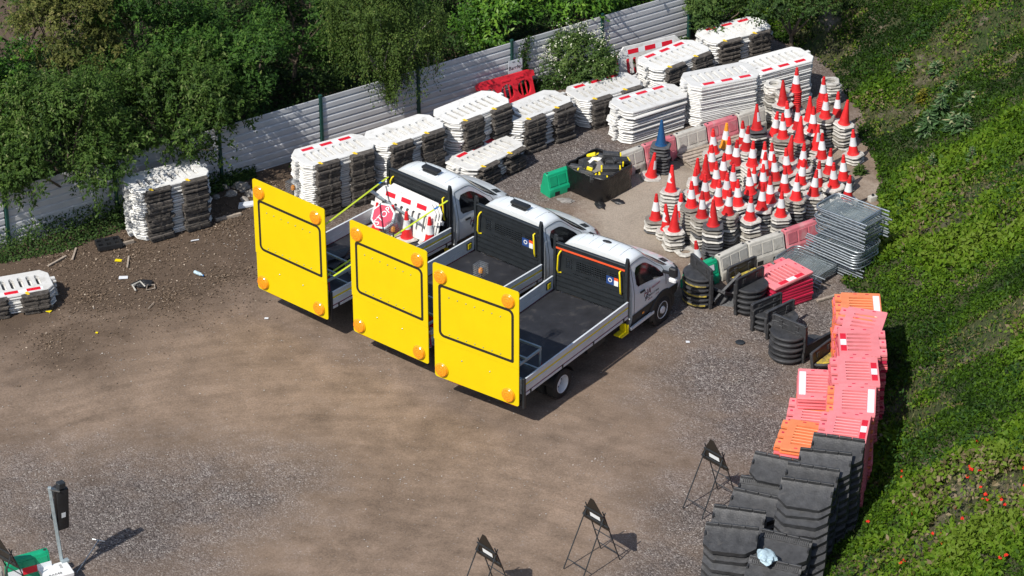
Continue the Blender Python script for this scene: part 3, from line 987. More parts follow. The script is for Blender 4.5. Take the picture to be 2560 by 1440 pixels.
def pebble_field(name, label, regions, n, smin, smax):
    V, F = [], []
    dirs = [(1, 0, 0), (-1, 0, 0), (0, 1, 0), (0, -1, 0), (0, 0, 1), (0, 0, -.4)]
    tris = [(0, 2, 4), (2, 1, 4), (1, 3, 4), (3, 0, 4), (2, 0, 5), (1, 2, 5), (3, 1, 5), (0, 3, 5)]
    for (px, py, r, w) in regions:
        c = G(px, py)
        for i in range(int(n * w)):
            a = random.uniform(0, 6.283)
            q = abs(random.gauss(0, .6)) * r
            x, y = c.x + q * math.cos(a), c.y + q * math.sin(a)
            if (x - F0[0]) * FN[0] + (y - F0[1]) * FN[1] > -0.1:
                continue
            s_ = smin + (smax - smin) * random.random() ** 3
            b = len(V)
            th = random.uniform(0, 6.28)
            for dd in dirs:
                u, v_ = dd[0] * math.cos(th) - dd[1] * math.sin(th), dd[0] * math.sin(th) + dd[1] * math.cos(th)
                j = random.uniform(.6, 1.2)
                V.append((x + u * s_ * j, y + v_ * s_ * j * .8, .0 + dd[2] * s_ * j * .7))
            F += [tuple(b + t for t in f) for f in tris]
    m = MB()
    m.v, m.f, m.m = V, F, [0] * len(F)
    o = m.build(name, mat('pale_pebbles', (0.34, 0.31, 0.285), 0.9, var=0.6, scale=3.0, bump=0), smooth=0)
    tag(o, label, kind='stuff')


pebble_field('gravel', 'loose pale stones scattered over the yard floor',
             [(1850, 950, 2.2, 1), (1980, 800, 2.2, .8), (1760, 1320, 1.6, .8), (280, 1300, 2.8, 1.2), (560, 1240, 2.4, .7), (100, 1200, 2.2, .8), (1440, 380, 2.0, .8), (1150, 520, 2.5, .5),
              (900, 900, 5.5, .6), (1000, 1200, 5, .6), (300, 900, 4, .4), (1500, 1150, 3, .4), (600, 600, 3, .4)], 520, 0.007, 0.026)

# ================================================================ FENCE
BAY = FLEN / 7.0
FANG = math.atan2(FD[1], FD[0])
fence = thing('sheet_fence', 'long grey profiled steel sheet fence with green posts along the trees', 'fence', (F0[0], F0[1], 0), FANG)
prof = []
zt = 1.52
for i in range(8):
    z0 = zt - i * 0.19
    prof += [(-0.022, z0), (-0.030, z0 - 0.018), (-0.030, z0 - 0.128), (0.006, z0 - 0.150), (0.006, z0 - 0.176)]
prof += [(-0.022, zt - 8 * 0.19), (-0.022, zt - 8 * 0.19 - 0.10)]
pm_ = MB()
K = len(prof)
vs = [(xx, yy + th, zz) for xx in (0.05, BAY - 0.05) for th in (0, 0.006) for (yy, zz) in prof]
fs = []
for j in range(K - 1):
    fs.append((j, j + 1, 2 * K + j + 1, 2 * K + j))
    fs.append((K + j + 1, K + j, 3 * K + j, 3 * K + j + 1))
fs.append((0, 2 * K, 3 * K, K))
for e in (0, 2 * K):
    for j in range(K - 1):
        fs.append((e + j, e + K + j, e + K + j + 1, e + j + 1))
pm_.add(vs, fs)
sheet_me = pm_.mesh('sheet', MT['sheet'], smooth=20)
post_me = MB().box((0, 0, 0.72), (0.075, 0.075, 1.75)).box((0, 0, 1.60), (0.085, 0.085, 0.02)).mesh('post', MT['post'], 0.006)
for i in range(-1, 8):
    if i < 7:
        link('sheet', sheet_me, fence, (i * BAY, 0.0, 0))
    link('post', post_me, fence, (i * BAY, -0.045, 0), (random.uniform(-.012, .012), random.uniform(-.012, .012), 0))

sg = thing('name_sign', 'white board reading Barrier fixed to a fence post', 'sign', (F0[0] + FD[0] * 5 * BAY - FN[0] * 0.10, F0[1] + FD[1] * 5 * BAY - FN[1] * 0.10, 0.62), FANG)
MB().plate(rrect(-0.16, -0.05, 0.28, 0.42, 0.01, 1), (), -0.004, 0.004, Matrix.Rotation(math.pi / 2, 4, 'X')).build('panel', MT['sign_white'], sg)
text_part('lettering', 'Barrier', 0.15, MT['ink'], sg, (0.06, -0.006, 0.20), (math.pi / 2, 0, 0))
for zz_ in (0.0, 0.37):
    MB().box((0.0, -0.008, zz_), (0.07, 0.006, 0.012)).build('cable_tie', MT['ink'], sg)

# ivy strand on the fence
iv = thing('ivy', 'thin ivy strand climbing the fence sheets right of the sign', 'ivy', (F0[0] + FD[0] * (5 * BAY + .42) - FN[0] * .07, F0[1] + FD[1] * (5 * BAY + .42) - FN[1] * .07, 0))
n_ = 520
zz = rng.uniform(0.1, 1.55, n_)
off = 0.10 * np.sin(zz * 5) + rng.normal(0, 0.09, n_)
pv = np.stack([FD[0] * off, FD[1] * off, zz], 1) + rng.normal(0, .02, (n_, 3))
leaf_object('leaves', leaf_data(pv, np.tile([0.4, -.8, .4], (n_, 1)), rng.uniform(.04, .075, n_), .7, .4), rng.normal(.35, .2, n_), LM['bramble'], iv)
MB().tube([(FD[0] * .1 * math.sin(q * 5), FD[1] * .1 * math.sin(q * 5), q) for q in np.linspace(0, 1.5, 9)], 0.008, 5).build('stem', MT['bark'], iv)

# ================================================================ WHITE BARRIERS
OCT = [(-.84, -.5), (.84, -.5), (1.0, -.30), (1.0, .28), (.80, .5), (-.80, .5), (-1.0, .28), (-1.0, -.30)]


def slotx(i, n=8):
    return -0.80 + 1.60 * (i + 0.5) / n


slots = [rrect(slotx(i) - .055, -.30, slotx(i) + .055, .17, .05, 2)[::-1] for i in range(8)]
m_ = MB().plate(OCT, slots, 0, .046, bulge=.016)
m_.box((1.045, .05, .023), (.10, .10, .036)).box((-1.045, -.05, .023), (.10, .10, .036))
BAR_ME = m_.mesh('panel', MT['white'], smooth=30)
m_ = MB().plate(OCT, (), 0.006, .040, bulge=.016)        # layers inside a stack, slots out of sight
m_.box((1.045, .05, .023), (.10, .10, .036)).box((-1.045, -.05, .023), (.10, .10, .036))
BAR_IN = m_.mesh('panel', MT['white'], smooth=30)
m_ = MB()
m_.plate([(-.15, -.15), (.44, -.15), (.50, -.09), (.50, .03), (.02, .03), (-.15, .0)], (), .003, .049, bulge=.006)
m_.box((.17, -.155, .026), (.05, .02, .052))
FOOT_ME = m_.mesh('foot', MT['foot'], smooth=25)
TAB_ME = MB().box((0, 0, 0), (.07, .10, .012)).box((.02, -.06, -.008), (.05, .05, .02)).mesh('yellow_tab', MT['tab'])
RED_ME = MB().plate(rrect(-.16, -.062, .16, .062, .004, 1), (), 0, .0025).mesh('red_strip', MT['red_tape'], smooth=0)
WHT_ME = MB().plate(rrect(-.74, -.068, .74, .068, .004, 1), (), 0, .0015).mesh('white_strip', MT['white_tape'], smooth=0)


def white_barrier(label, loc, rot, group, detail, strips=True, feet=True, mess=0.0, flip=1, slotted=True):
    b = thing('white_barrier', label, 'barrier', loc, rot, group)
    link('panel', BAR_ME if slotted else BAR_IN, b, (0, 0, 0), (0, 0, 0 if flip == 1 else math.pi))
    if detail and strips:
        yy = .335 * flip
        link('white_strip', WHT_ME, b, (0, yy, .0462))
        for k in (-.52, 0.0, .52):
            link('red_strip', RED_ME, b, (k, yy, .0482))
    if feet:
        for k in (-.62, .34):
            j = random.gauss(0, .015 + mess * .25)
            o = link('foot', FOOT_ME, b, (k, -.5, 0), (random.gauss(0, mess * .5), random.gauss(0, mess * .25), j))
            if detail:
                link('yellow_tab', TAB_ME, b, (k, -.47, .051))
    return b


def barrier_stack(desc, fl, fr, ztop, n, group, mess=0.0, strips=True, feet=True, flip=1, front_strips=False, bare_from=None):
    a, b = G(*fl, ztop), G(*fr, ztop)
    e = b - a
    ang = math.atan2(e.y, e.x)
    mid = (a + b) / 2
    c = mid + Vector((-math.sin(ang), math.cos(ang), 0)) * 0.5
    pitch = (ztop - .01) / n
    lean = Vector((random.uniform(-.02, .02), random.uniform(-.02, .02), 0))
    for i in range(n):
        t = n - 1 - i                         # 0 = top
        mm = mess * (1.0 if t < n * .7 else .5)
        off = lean * (i / n) + Vector((random.gauss(0, .018 + mm * .45), random.gauss(0, .014 + mm * .35), 0))
        w = 'top white barrier, ' + desc if t == 0 else ORD[t] + ' white barrier from top, ' + desc
        bb = white_barrier(w, (c.x + off.x, c.y + off.y, i * pitch + .005), (random.gauss(0, mm * .16), random.gauss(0, mm * .10), ang + random.gauss(0, .008 + mm * .5)), group,
                           t == 0, strips, feet and (bare_from is None or t >= bare_from), mess=mm * .5, flip=flip, slotted=t < 4)
        if front_strips and t > 0 and t % 2 == 0:
            link('red_strip', RED_ME, bb, (random.choice((-.5, .1, .5)), -.505, .022), (math.pi / 2, 0, 0)).scale = (1, .3, 1)
    return c, ang


GB = 'white slotted barriers stacked by the fence'
barrier_stack('weathered stack under the overhanging shrub', (357, 478), (513, 437), 1.36, 25, GB, mess=.02, strips=False)
barrier_stack('stack behind the first yellow board', (788, 412), (926, 372), 1.40, 27, GB)
barrier_stack('plain stack behind the first truck cab', (974, 364), (1101, 319), 1.40, 26, GB, mess=.006, strips=False)
barrier_stack('stack just in front of the red barrier', (1157, 305), (1270, 258), 1.36, 25, GB, mess=.012, strips=False)
barrier_stack('collapsed low stack beside the first truck cab', (1192, 419), (1305, 362), .58, 9, GB, mess=.09)
barrier_stack('uneven stack between red barrier and gravel patch', (1313, 303), (1428, 259), .92, 15, GB, mess=.05, strips=False)
barrier_stack('striped stack in front of the flowering bush', (1482, 250), (1598, 214), .80, 15, GB, mess=.008)
barrier_stack('stack in front of the upright white barrier', (1664, 170), (1769, 129), 1.05, 19, GB, mess=.012)
barrier_stack('rearmost stack by the bank', (1800, 104), (1917, 76), .86, 16, GB, mess=.012)
barrier_stack('splayed stack behind the blue cone', (1582, 280), (1710, 240), .92, 14, GB, mess=.045, feet=False)
barrier_stack('tall neat stack behind the pallets', (1762, 219), (1887, 194), 1.15, 24, GB, mess=.004, feet=False, flip=-1)
barrier_stack('tall neat stack beside the bank', (1897, 187), (2034, 150), 1.15, 22, GB, mess=.004, feet=False, flip=-1)
barrier_stack('small stack cut by the left edge', (-38, 752), (99, 728), .48, 8, GB, mess=.03, flip=-1)

# one standing upright by the fence
p = G(1625, 190)
ub = white_barrier('white barrier standing upright against the fence end, red and white band on top', (p.x, p.y, .03), (R(76), 0, R(28)), None, True, True, False)
ub.location = (p.x, p.y, .5)
MB().box((0, 0, 0), (.10, .5, .06)).box((1.2, 0, 0), (.10, .5, .06)).build('foot', MT['foot'], ub, (-.6, -.5, .02))


# red barrier leaning on the fence
def red_barrier(label, px, py, rz, tilt, z=0.0):
    p = G(px, py)
    r = thing('red_barrier', label, 'barrier', (p.x, p.y, z), rz)
    T = Matrix.Rotation(tilt, 4, 'X')
    r.scale = (1.2, 1.2, .78)
    out = [(-.75, .0), (.75, .0), (.75, .12), (.68, .12), (.68, .72), (.75, .72), (.75, .88), (.60, .95), (-.60, .95), (-.75, .88), (-.75, .72), (-.68, .72), (-.68, .12), (-.75, .12)]
    holes = []
    for cx in (-.43, 0, .43):
        holes.append([(cx + .17 * math.cos(a) * (1), .42 + .26 * math.sin(a)) for a in np.linspace(0, -2 * math.pi, 17)[:-1]])
    MB().plate(out, holes, -.03, .03, T, bulge=.012).build('frame', MT['red_plastic'], r)
    for cx in (-.43, 0, .43):
        for k in (-.06, .06):
            MB().bar((cx + k, .18, 0), (cx + k, .66, 0), .025, .03, T).build('bar', MT['red_plastic'], r)
    for k in (-.35, .0, .35):
        MB().box((k, .80, .035), (.22, .05, .02), 0, T).build('rib', MT['red_plastic'], r)
    return r


red_barrier('red plastic barrier with oval openings leaning against the fence', 1275, 262, FANG - .03, R(75))
red_barrier('red plastic barrier mostly hidden behind the striped white stack', 1572, 215, FANG + .1, R(55))

# ================================================================ CONES
CB = MB().lathe([(.150, .045), (.156, .050), (.156, .066), (.138, .078), (.127, .12), (.112, .20), (.062, .50), (.052, .56), (.050, .575), (.042, .66), (.036, .665), (.033, .715), (.020, .722)], 16, capb=False)
CONE_ME = {k: CB.mesh('body', MT[m], smooth=40) for k, m in (('s', 'cone_red'), ('o', 'cone_orange'), ('b', 'cone_blue'))}
SLV = MB().lathe([(.0995, .288), (.0975, .292), (.0645, .512), (.062, .514)], 16, capb=False, capt=False).mesh('sleeve', MT['sleeve'], smooth=40)


def patchy_sleeve(seed):
    rn = random.Random(seed)
    rows, nA, nZ = [], 15, 7
    sp, st = rn.uniform(2.6, 4.6), rn.uniform(0, 6.28)
    wob = [rn.uniform(-.5, .4) for _ in range(nZ)]
    for i in range(nZ):
        f = i / (nZ - 1)
        z = .285 + .235 * f
        r = .1000 + (.0640 - .1000) * f
        s1 = sp * (1 - .35 * f) + wob[i]
        rows.append([(r * math.cos(st + s1 * j / (nA - 1)), r * math.sin(st + s1 * j / (nA - 1)), z) for j in range(nA)])
    return MB().grid(rows).mesh('sleeve', MT['sleeve'], smooth=60)


PSL = [patchy_sleeve(k) for k in range(7)]


def base_mesh(m, seed):
    rn = random.Random(seed)
    h, c = .245, .095
    o = [(-h + c, -h), (h - c, -h), (h, -h + c), (h, h - c), (h - c, h), (-h + c, h), (-h, h - c), (-h, -h + c)]
    hole = circ(0, 0, .125, 12)[::-1]
    b = MB().plate(o, [hole], .0, .052, bulge=.022)
    return b.mesh('base', MT[m], smooth=30)


BASES = {k: base_mesh('base_' + k, 1) for k in 'wgk'}
CONES = [(7.28, 8.49, 11, 'N'), (6.93, 8.13, 9, 'r'), (7.98, 8.47, 8, 'N'), (7.94, 7.42, 9, 'sg'), (8.31, 7.98, 6, 'sw'), (8.4, 7.22, 8, 'rw'), (8.58, 6.37, 3, 'sw'), (6.16, 6.75, 9, 'pk'), (6.62, 6.93, 6, 'sw'), (6.8, 6.45, 8, 'sg'), (7.02, 7.53, 6, 'sk'), (7.24, 7.11, 7, 'sw'), (7.59, 7.77, 6, 'rw'), (7.58, 6.8, 8, 'sw'), (7.19, 6.24, 8, 'rg'), (7.62, 6.32, 5, 'pw'), (7.73, 5.84, 5, 'sw'), (5.86, 7.07, 2, 'sw'), (5.85, 6.15, 6, 'sw'), (5.38, 6.73, 3, 'og'), (5.06, 6.28, 4, 'sw'), (5.4, 5.64, 5, 'sw'), (5.52, 5.02, 8, 'sg'), (5.9, 4.78, 9, 'sw'), (6.26, 5.35, 5, 'sw'), (6.4, 4.77, 8, 'sw'), (6.17, 4.39, 8, 'sk'), (6.89, 5.74, 5, 'pw'), (6.8, 5.06, 5, 'sw'), (7.2, 5.33, 5, 'sw'), (7.06, 4.33, 6, 'sw'), (6.43, 4.04, 9, 'sg'), (7.85, 5.2, 4, 'sg'), (7.87, 4.2, 6, 'sw'), (8.18, 4.87, 4, 'sk'), (8.17, 3.81, 4, 'sw'), (7.52, 4.56, 4, 'sg'), (7.3, 3.56, 7, 'sw'), (6.83, 3.03, 9, 'sg'), (6.6, 3.61, 8, 'sw'), (6.24, 3.21, 7, 'sw'), (6.43, 2.51, 7, 'sw'), (5.98, 2.68, 8, 'sw'), (5.67, 2.2, 8, 'sw'), (6.1, 3.71, 8, 'sg'), (5.87, 4.08, 5, 'sw'), (5.76, 3.33, 9, 'sk'), (5.43, 2.9, 8, 'sw'), (5.4, 4.21, 5, 'sw'), (5.2, 3.51, 7, 'sw'), (5.13, 2.14, 10, 'sg'), (4.94, 2.94, 8, 'sw'), (4.98, 4.0, 7, 'sw'), (5.18, 4.59, 6, 'sw'), (4.75, 1.56, 10, 'pk'), (4.51, 1.98, 10, 'pg'), (4.67, 3.36, 7, 'sw'), (4.28, 2.35, 11, 'sg'), (4.74, 4.42, 7, 'pk'), (4.97, 5.38, 4, 'sw'), (4.58, 5.05, 2, 'rw'), (4.43, 3.98, 5, 'sw'), (4.05, 3.16, 2, 'sw'), (3.85, 1.94, 6, 'pw'), (3.71, 2.45, 3, 'pw'), (3.45, 2.8, 4, 'sg'), (3.86, 3.77, 7, 'pw'), (3.46, 5.52, 1, 'pw'), (4.41, 0.98, 1, 'sw'), (3.71, 5.88, 9, 'bk')]
CP = .085
GC = 'road cones stacked in the yard'
srt = sorted(range(len(CONES)), key=lambda i: CONES[i][1])
rows_ = [srt[i:i + 8] for i in range(0, len(srt), 8)]
WHERE = {}
for ri, row in enumerate(rows_):
    for ci, i in enumerate(sorted(row, key=lambda q: CONES[q][0])):
        rn_ = ['front', 'second', 'third', 'fourth', 'fifth', 'sixth', 'seventh', 'eighth', 'back'][min(ri, 8)]
        cn_ = ['first', 'second', 'third', 'fourth', 'fifth', 'sixth', 'seventh', 'eighth'][ci]
        WHERE[i] = '%s from left in %s row of cone stacks' % (cn_, rn_)
spare = []                      # bases buried deep in the pile
n_single = 0


def cone(label, loc, rz, body, sleeve, base, group=GC, tilt=(0, 0)):
    t = thing('traffic_cone', label, 'cone', loc, (tilt[0], tilt[1], rz), group)
    if body:
        link('body', CONE_ME[body], t)
    if sleeve == 's':
        link('sleeve', SLV, t)
    elif sleeve == 'p':
        link('sleeve', random.choice(PSL), t)
    if base:
        link('base', BASES[base], t)
    return t


for i, (x, y, n, kind) in enumerate(CONES):
    st = kind[0]
    bc = kind[1] if len(kind) > 1 else 'w'
    body = {'o': 'o', 'b': 'b'}.get(st, 's')
    slv = {'s': 's', 'p': 'p', 'o': 's', 'N': 's'}.get(st)
    look = {'s': 'red and white striped cone', 'p': 'red cone with a torn white sleeve', 'r': 'plain red cone', 'o': 'orange and white striped cone', 'b': 'dark blue cone', 'N': 'red and white striped cone'}[st]
    w = WHERE[i]
    if st == 'b':
        w = 'on the black stack beside the barrier row'
    elif st == 'o':
        w = 'by the wooden pallets'
    elif (x, y) == (3.46, 5.52):
        w = 'standing alone on the ground beside the blue cone'
    rz0 = random.uniform(0, 1.5)
    if st == 'N':                     # cones nested without their weights
        k_ = 9
        zb = n * CP - k_ * .055
        nb = max(1, int(zb / CP))
        for k in range(k_):
            top = k == k_ - 1
            cone((look + ', ' + w) if top else 'bare red cone, %s, nested column %s' % (ORD[k_ - 1 - k] + ' from top', w.replace(' of cone stacks', '')), (x, y, zb + k * .055), rz0, 's', 's' if top else None, None)
        lo = nb
    else:
        lo = n - 1
        cone(look + ', ' + w, (x, y, (n - 1) * CP), rz0 + random.gauss(0, .1), body, slv, bc, tilt=(random.gauss(0, .045), random.gauss(0, .045)))
    n_single += 1
    front = y < 3.3 or x < 4.2 or x > 7.6
    for k in range(lo):
        zc = k * CP
        if st == 'b':
            bb = 'k'
        elif bc == 'k':
            bb = random.choice('kkkgw')
        elif bc == 'g':
            bb = random.choice('ggkwg')
        else:
            bb = random.choice('wwwwwgwwk')
        off = (random.gauss(0, .012), random.gauss(0, .012))
        dep = lo - k                  # 1 = just below the top cone
        if front or dep <= 2:
            cone('cone base %s below top, under cone %s' % (['', 'first', 'second', 'third', 'fourth', 'fifth', 'sixth', 'seventh', 'eighth', 'ninth', 'tenth', 'eleventh'][min(dep, 11)], w.replace(' of cone stacks', '')),
                 (x + off[0], y + off[1], zc), rz0 + random.gauss(0, .14), None, None, bb, tilt=(random.gauss(0, .03), random.gauss(0, .03)))
            n_single += 1
        else:
            spare.append((x + off[0], y + off[1], zc, rz0 + random.gauss(0, .14), bb))
print('cones', n_single, 'spare', len(spare))
mm = MB()
for (x, y, z, rz, bb) in spare:
    h, c = .245, .095
    o = [(-h + c, -h), (h - c, -h), (h, -h + c), (h, h - c), (h - c, h), (-h + c, h), (-h, h - c), (-h, -h + c)]
    mm.plate(o, (), 0, .052, Matrix.Translation((x, y, z)) @ Matrix.Rotation(rz, 4, 'Z'), {'w': 0, 'g': 1, 'k': 2}[bb], bulge=.022)
if spare:
    tag(mm.build('cone_bases', [MT['base_w'], MT['base_g'], MT['base_k']], smooth=30), 'weathered cone bases buried low inside the crowd of cone stacks', 'cone bases', kind='stuff')

# stacks of bare ring weights
GR = 'bare cone ring weights'
ring_me = {}
for k in 'wgk':
    h, c = .235, .10
    o = [(-h + c, -h), (h - c, -h), (h, -h + c), (h, h - c), (h - c, h), (-h + c, h), (-h, h - c), (-h, -h + c)]
    ring_me[k] = MB().plate(o, [circ(0, 0, .135, 16)[::-1]], 0, .062, bulge=.02).mesh('cone_weight', MT['base_' + k], smooth=30)
for (px, py, zt_, n, nm) in ((1937, 208, 1.05, 16, 'taller ring stack behind the cones'), (1961, 226, .95, 14, 'ring stack just left of the nested cones'), (2079, 200, .62, 8, 'ring stack at the foot of the bank')):
    c = G(px, py, zt_)
    for k in range(n):
        t = n - 1 - k
        o = link('cone_weight', ring_me[random.choice('wwwg')], None, (c.x + random.gauss(0, .018), c.y + random.gauss(0, .018), k * zt_ / n), (random.gauss(0, .02), random.gauss(0, .02), random.gauss(.3, .2)))
        tag(o, 'white cone weight, %s, %s' % ('topmost' if t == 0 else ORD[t] + ' from top', nm), 'cone weight', GR)
c = G(1713, 632)
tag(link('cone_weight', ring_me['w'], None, (c.x, c.y, .0), (0, 0, .5)), 'white octagonal cone weight lying alone on the ground before the cones', 'cone weight', GR)

# ================================================================ TRUCKS
ST_X = [2.70, 3.00, 3.30, 3.55, 3.85, 4.20, 4.50, 4.78, 4.92, 5.00]
ST = [
    [(.92, .42), (.98, .60), (1.0, .85), (1.0, 1.15), (.985, 1.38), (.875, 1.92), (.790, 2.085), (.46, 2.145), (0, 2.155)],
    [(.92, .42), (.98, .60), (1.0, .85), (1.0, 1.14), (.985, 1.36), (.875, 1.935), (.790, 2.10), (.46, 2.165), (0, 2.175)],
    [(.92, .42), (.98, .60), (1.0, .85), (1.0, 1.12), (.985, 1.32), (.865, 1.90), (.775, 2.055), (.46, 2.130), (0, 2.145)],
    [(.92, .42), (.98, .60), (1.0, .85), (1.0, 1.09), (.985, 1.28), (.880, 1.73), (.790, 1.865), (.46, 1.955), (0, 1.980)],
    [(.92, .42), (.98, .60), (1.0, .85), (1.0, 1.05), (.985, 1.22), (.905, 1.49), (.815, 1.610), (.46, 1.695), (0, 1.720)],
    [(.92, .42), (.98, .60), (1.0, .85), (1.0, 1.02), (.980, 1.16), (.935, 1.29), (.845, 1.365), (.46, 1.425), (0, 1.450)],
    [(.90, .42), (.97, .58), (.99, .82), (.985, .98), (.96, 1.11), (.91, 1.20), (.81, 1.255), (.46, 1.315), (0, 1.335)],
    [(.85, .40), (.92, .55), (.95, .76), (.93, .90), (.89, 1.00), (.82, 1.08), (.70, 1.13), (.40, 1.19), (0, 1.21)],
    [(.72, .38), (.81, .50), (.85, .70), (.83, .81), (.79, .88), (.71, .94), (.60, .98), (.35, 1.02), (0, 1.03)],
    [(.55, .42), (.64, .50), (.68, .64), (.66, .71), (.62, .75), (.54, .79), (.45, .81), (.25, .83), (0, .83)],
]


def catmull(P, t):
    n = len(P)
    i = min(max(int(math.floor(t)), 0), n - 2)
    f = t - i
    p0, p1, p2, p3 = P[max(i - 1, 0)], P[i], P[i + 1], P[min(i + 2, n - 1)]
    return .5 * ((2 * p1) + (-p0 + p2) * f + (2 * p0 - 5 * p1 + 4 * p2 - p3) * f * f + (-p0 + 3 * p1 - 3 * p2 + p3) * f ** 3)


CTRL = np.array([[(ST_X[i], p[0], p[1]) for p in ST[i]] for i in range(len(ST))])


def cab_pt(u, v, side=-1, off=0.0):
    """u along stations 0..9, v round the half section 0..8"""
    def raw(u, v):
        return catmull(np.array([catmull(CTRL[i], v) for i in range(len(ST))]), u)
    p = raw(u, v)
    if off:
        du = raw(min(u + .02, 9), v) - raw(max(u - .02, 0), v)
        dv = raw(u, min(v + .02, 8)) - raw(u, max(v - .02, 0))
        n = np.cross(du, dv)
        n = n / (np.linalg.norm(n) or 1)
        if n[1] < -0.001 or (abs(n[1]) < .3 and n[2] < 0):
            n = -n
        p = p + n * off
    return (float(p[0]), float(p[1]) * (1 if side > 0 else -1), float(p[2]))


def u_of(x):
    return float(np.interp(x, ST_X, range(len(ST_X))))


def cab_patch(us, v_lo, v_hi, side, off, nv=5):
    rows = []
    for k, u in enumerate(us):
        a, b = v_lo(u) if callable(v_lo) else v_lo, v_hi(u) if callable(v_hi) else v_hi
        rows.append([cab_pt(u, a + (b - a) * j / nv, side, off) for j in range(nv + 1)])
    return rows


TRUCK = None


def wheel_part(parent, x, y, side, dual=False):
    w = link('wheel', None, parent, (x, y, .345))
    T = Matrix.Rotation(math.pi / 2 * (1 if side < 0 else -1), 4, 'X')
    # local z of the lathe points outwards
    prof = [(.20, -.11), (.31, -.115), (.345, -.09), (.355, 0), (.345, .09), (.31, .115), (.215, .11)]
    MB().lathe(prof, 28, T, capb=False, capt=False).build('tyre', MT['tyre'], w, smooth=40)
    d = -.05 if dual else .045
    m = MB().lathe([(.215, .112), (.205, .118), (.195, .10), (.185, d), (.12, d + .02), (.085, d + (.05 if dual else .07)), (.08, d + (.055 if dual else .09)), (0.02, d + (.06 if dual else .095))], 28, T, capb=False)
    m.build('rim', MT['rim'], w, smooth=40)
    hm = MB()
    for k in range(10):
        a = 2 * math.pi * k / 10
        hm.lathe([(.018, 0), (.018, .006)], 8, T @ Matrix.Translation((.155 * math.cos(a), .155 * math.sin(a), d + .011)))
    hm.build('rim_hole', MT['black_plastic'], w, smooth=0)
    if dual:
        MB().lathe([(.20, -.40), (.31, -.405), (.345, -.38), (.355, -.29), (.345, -.20), (.31, -.175), (.215, -.18)], 24, T, capb=False, capt=False).build('inner_tyre', MT['tyre'], w, smooth=40)
    return w


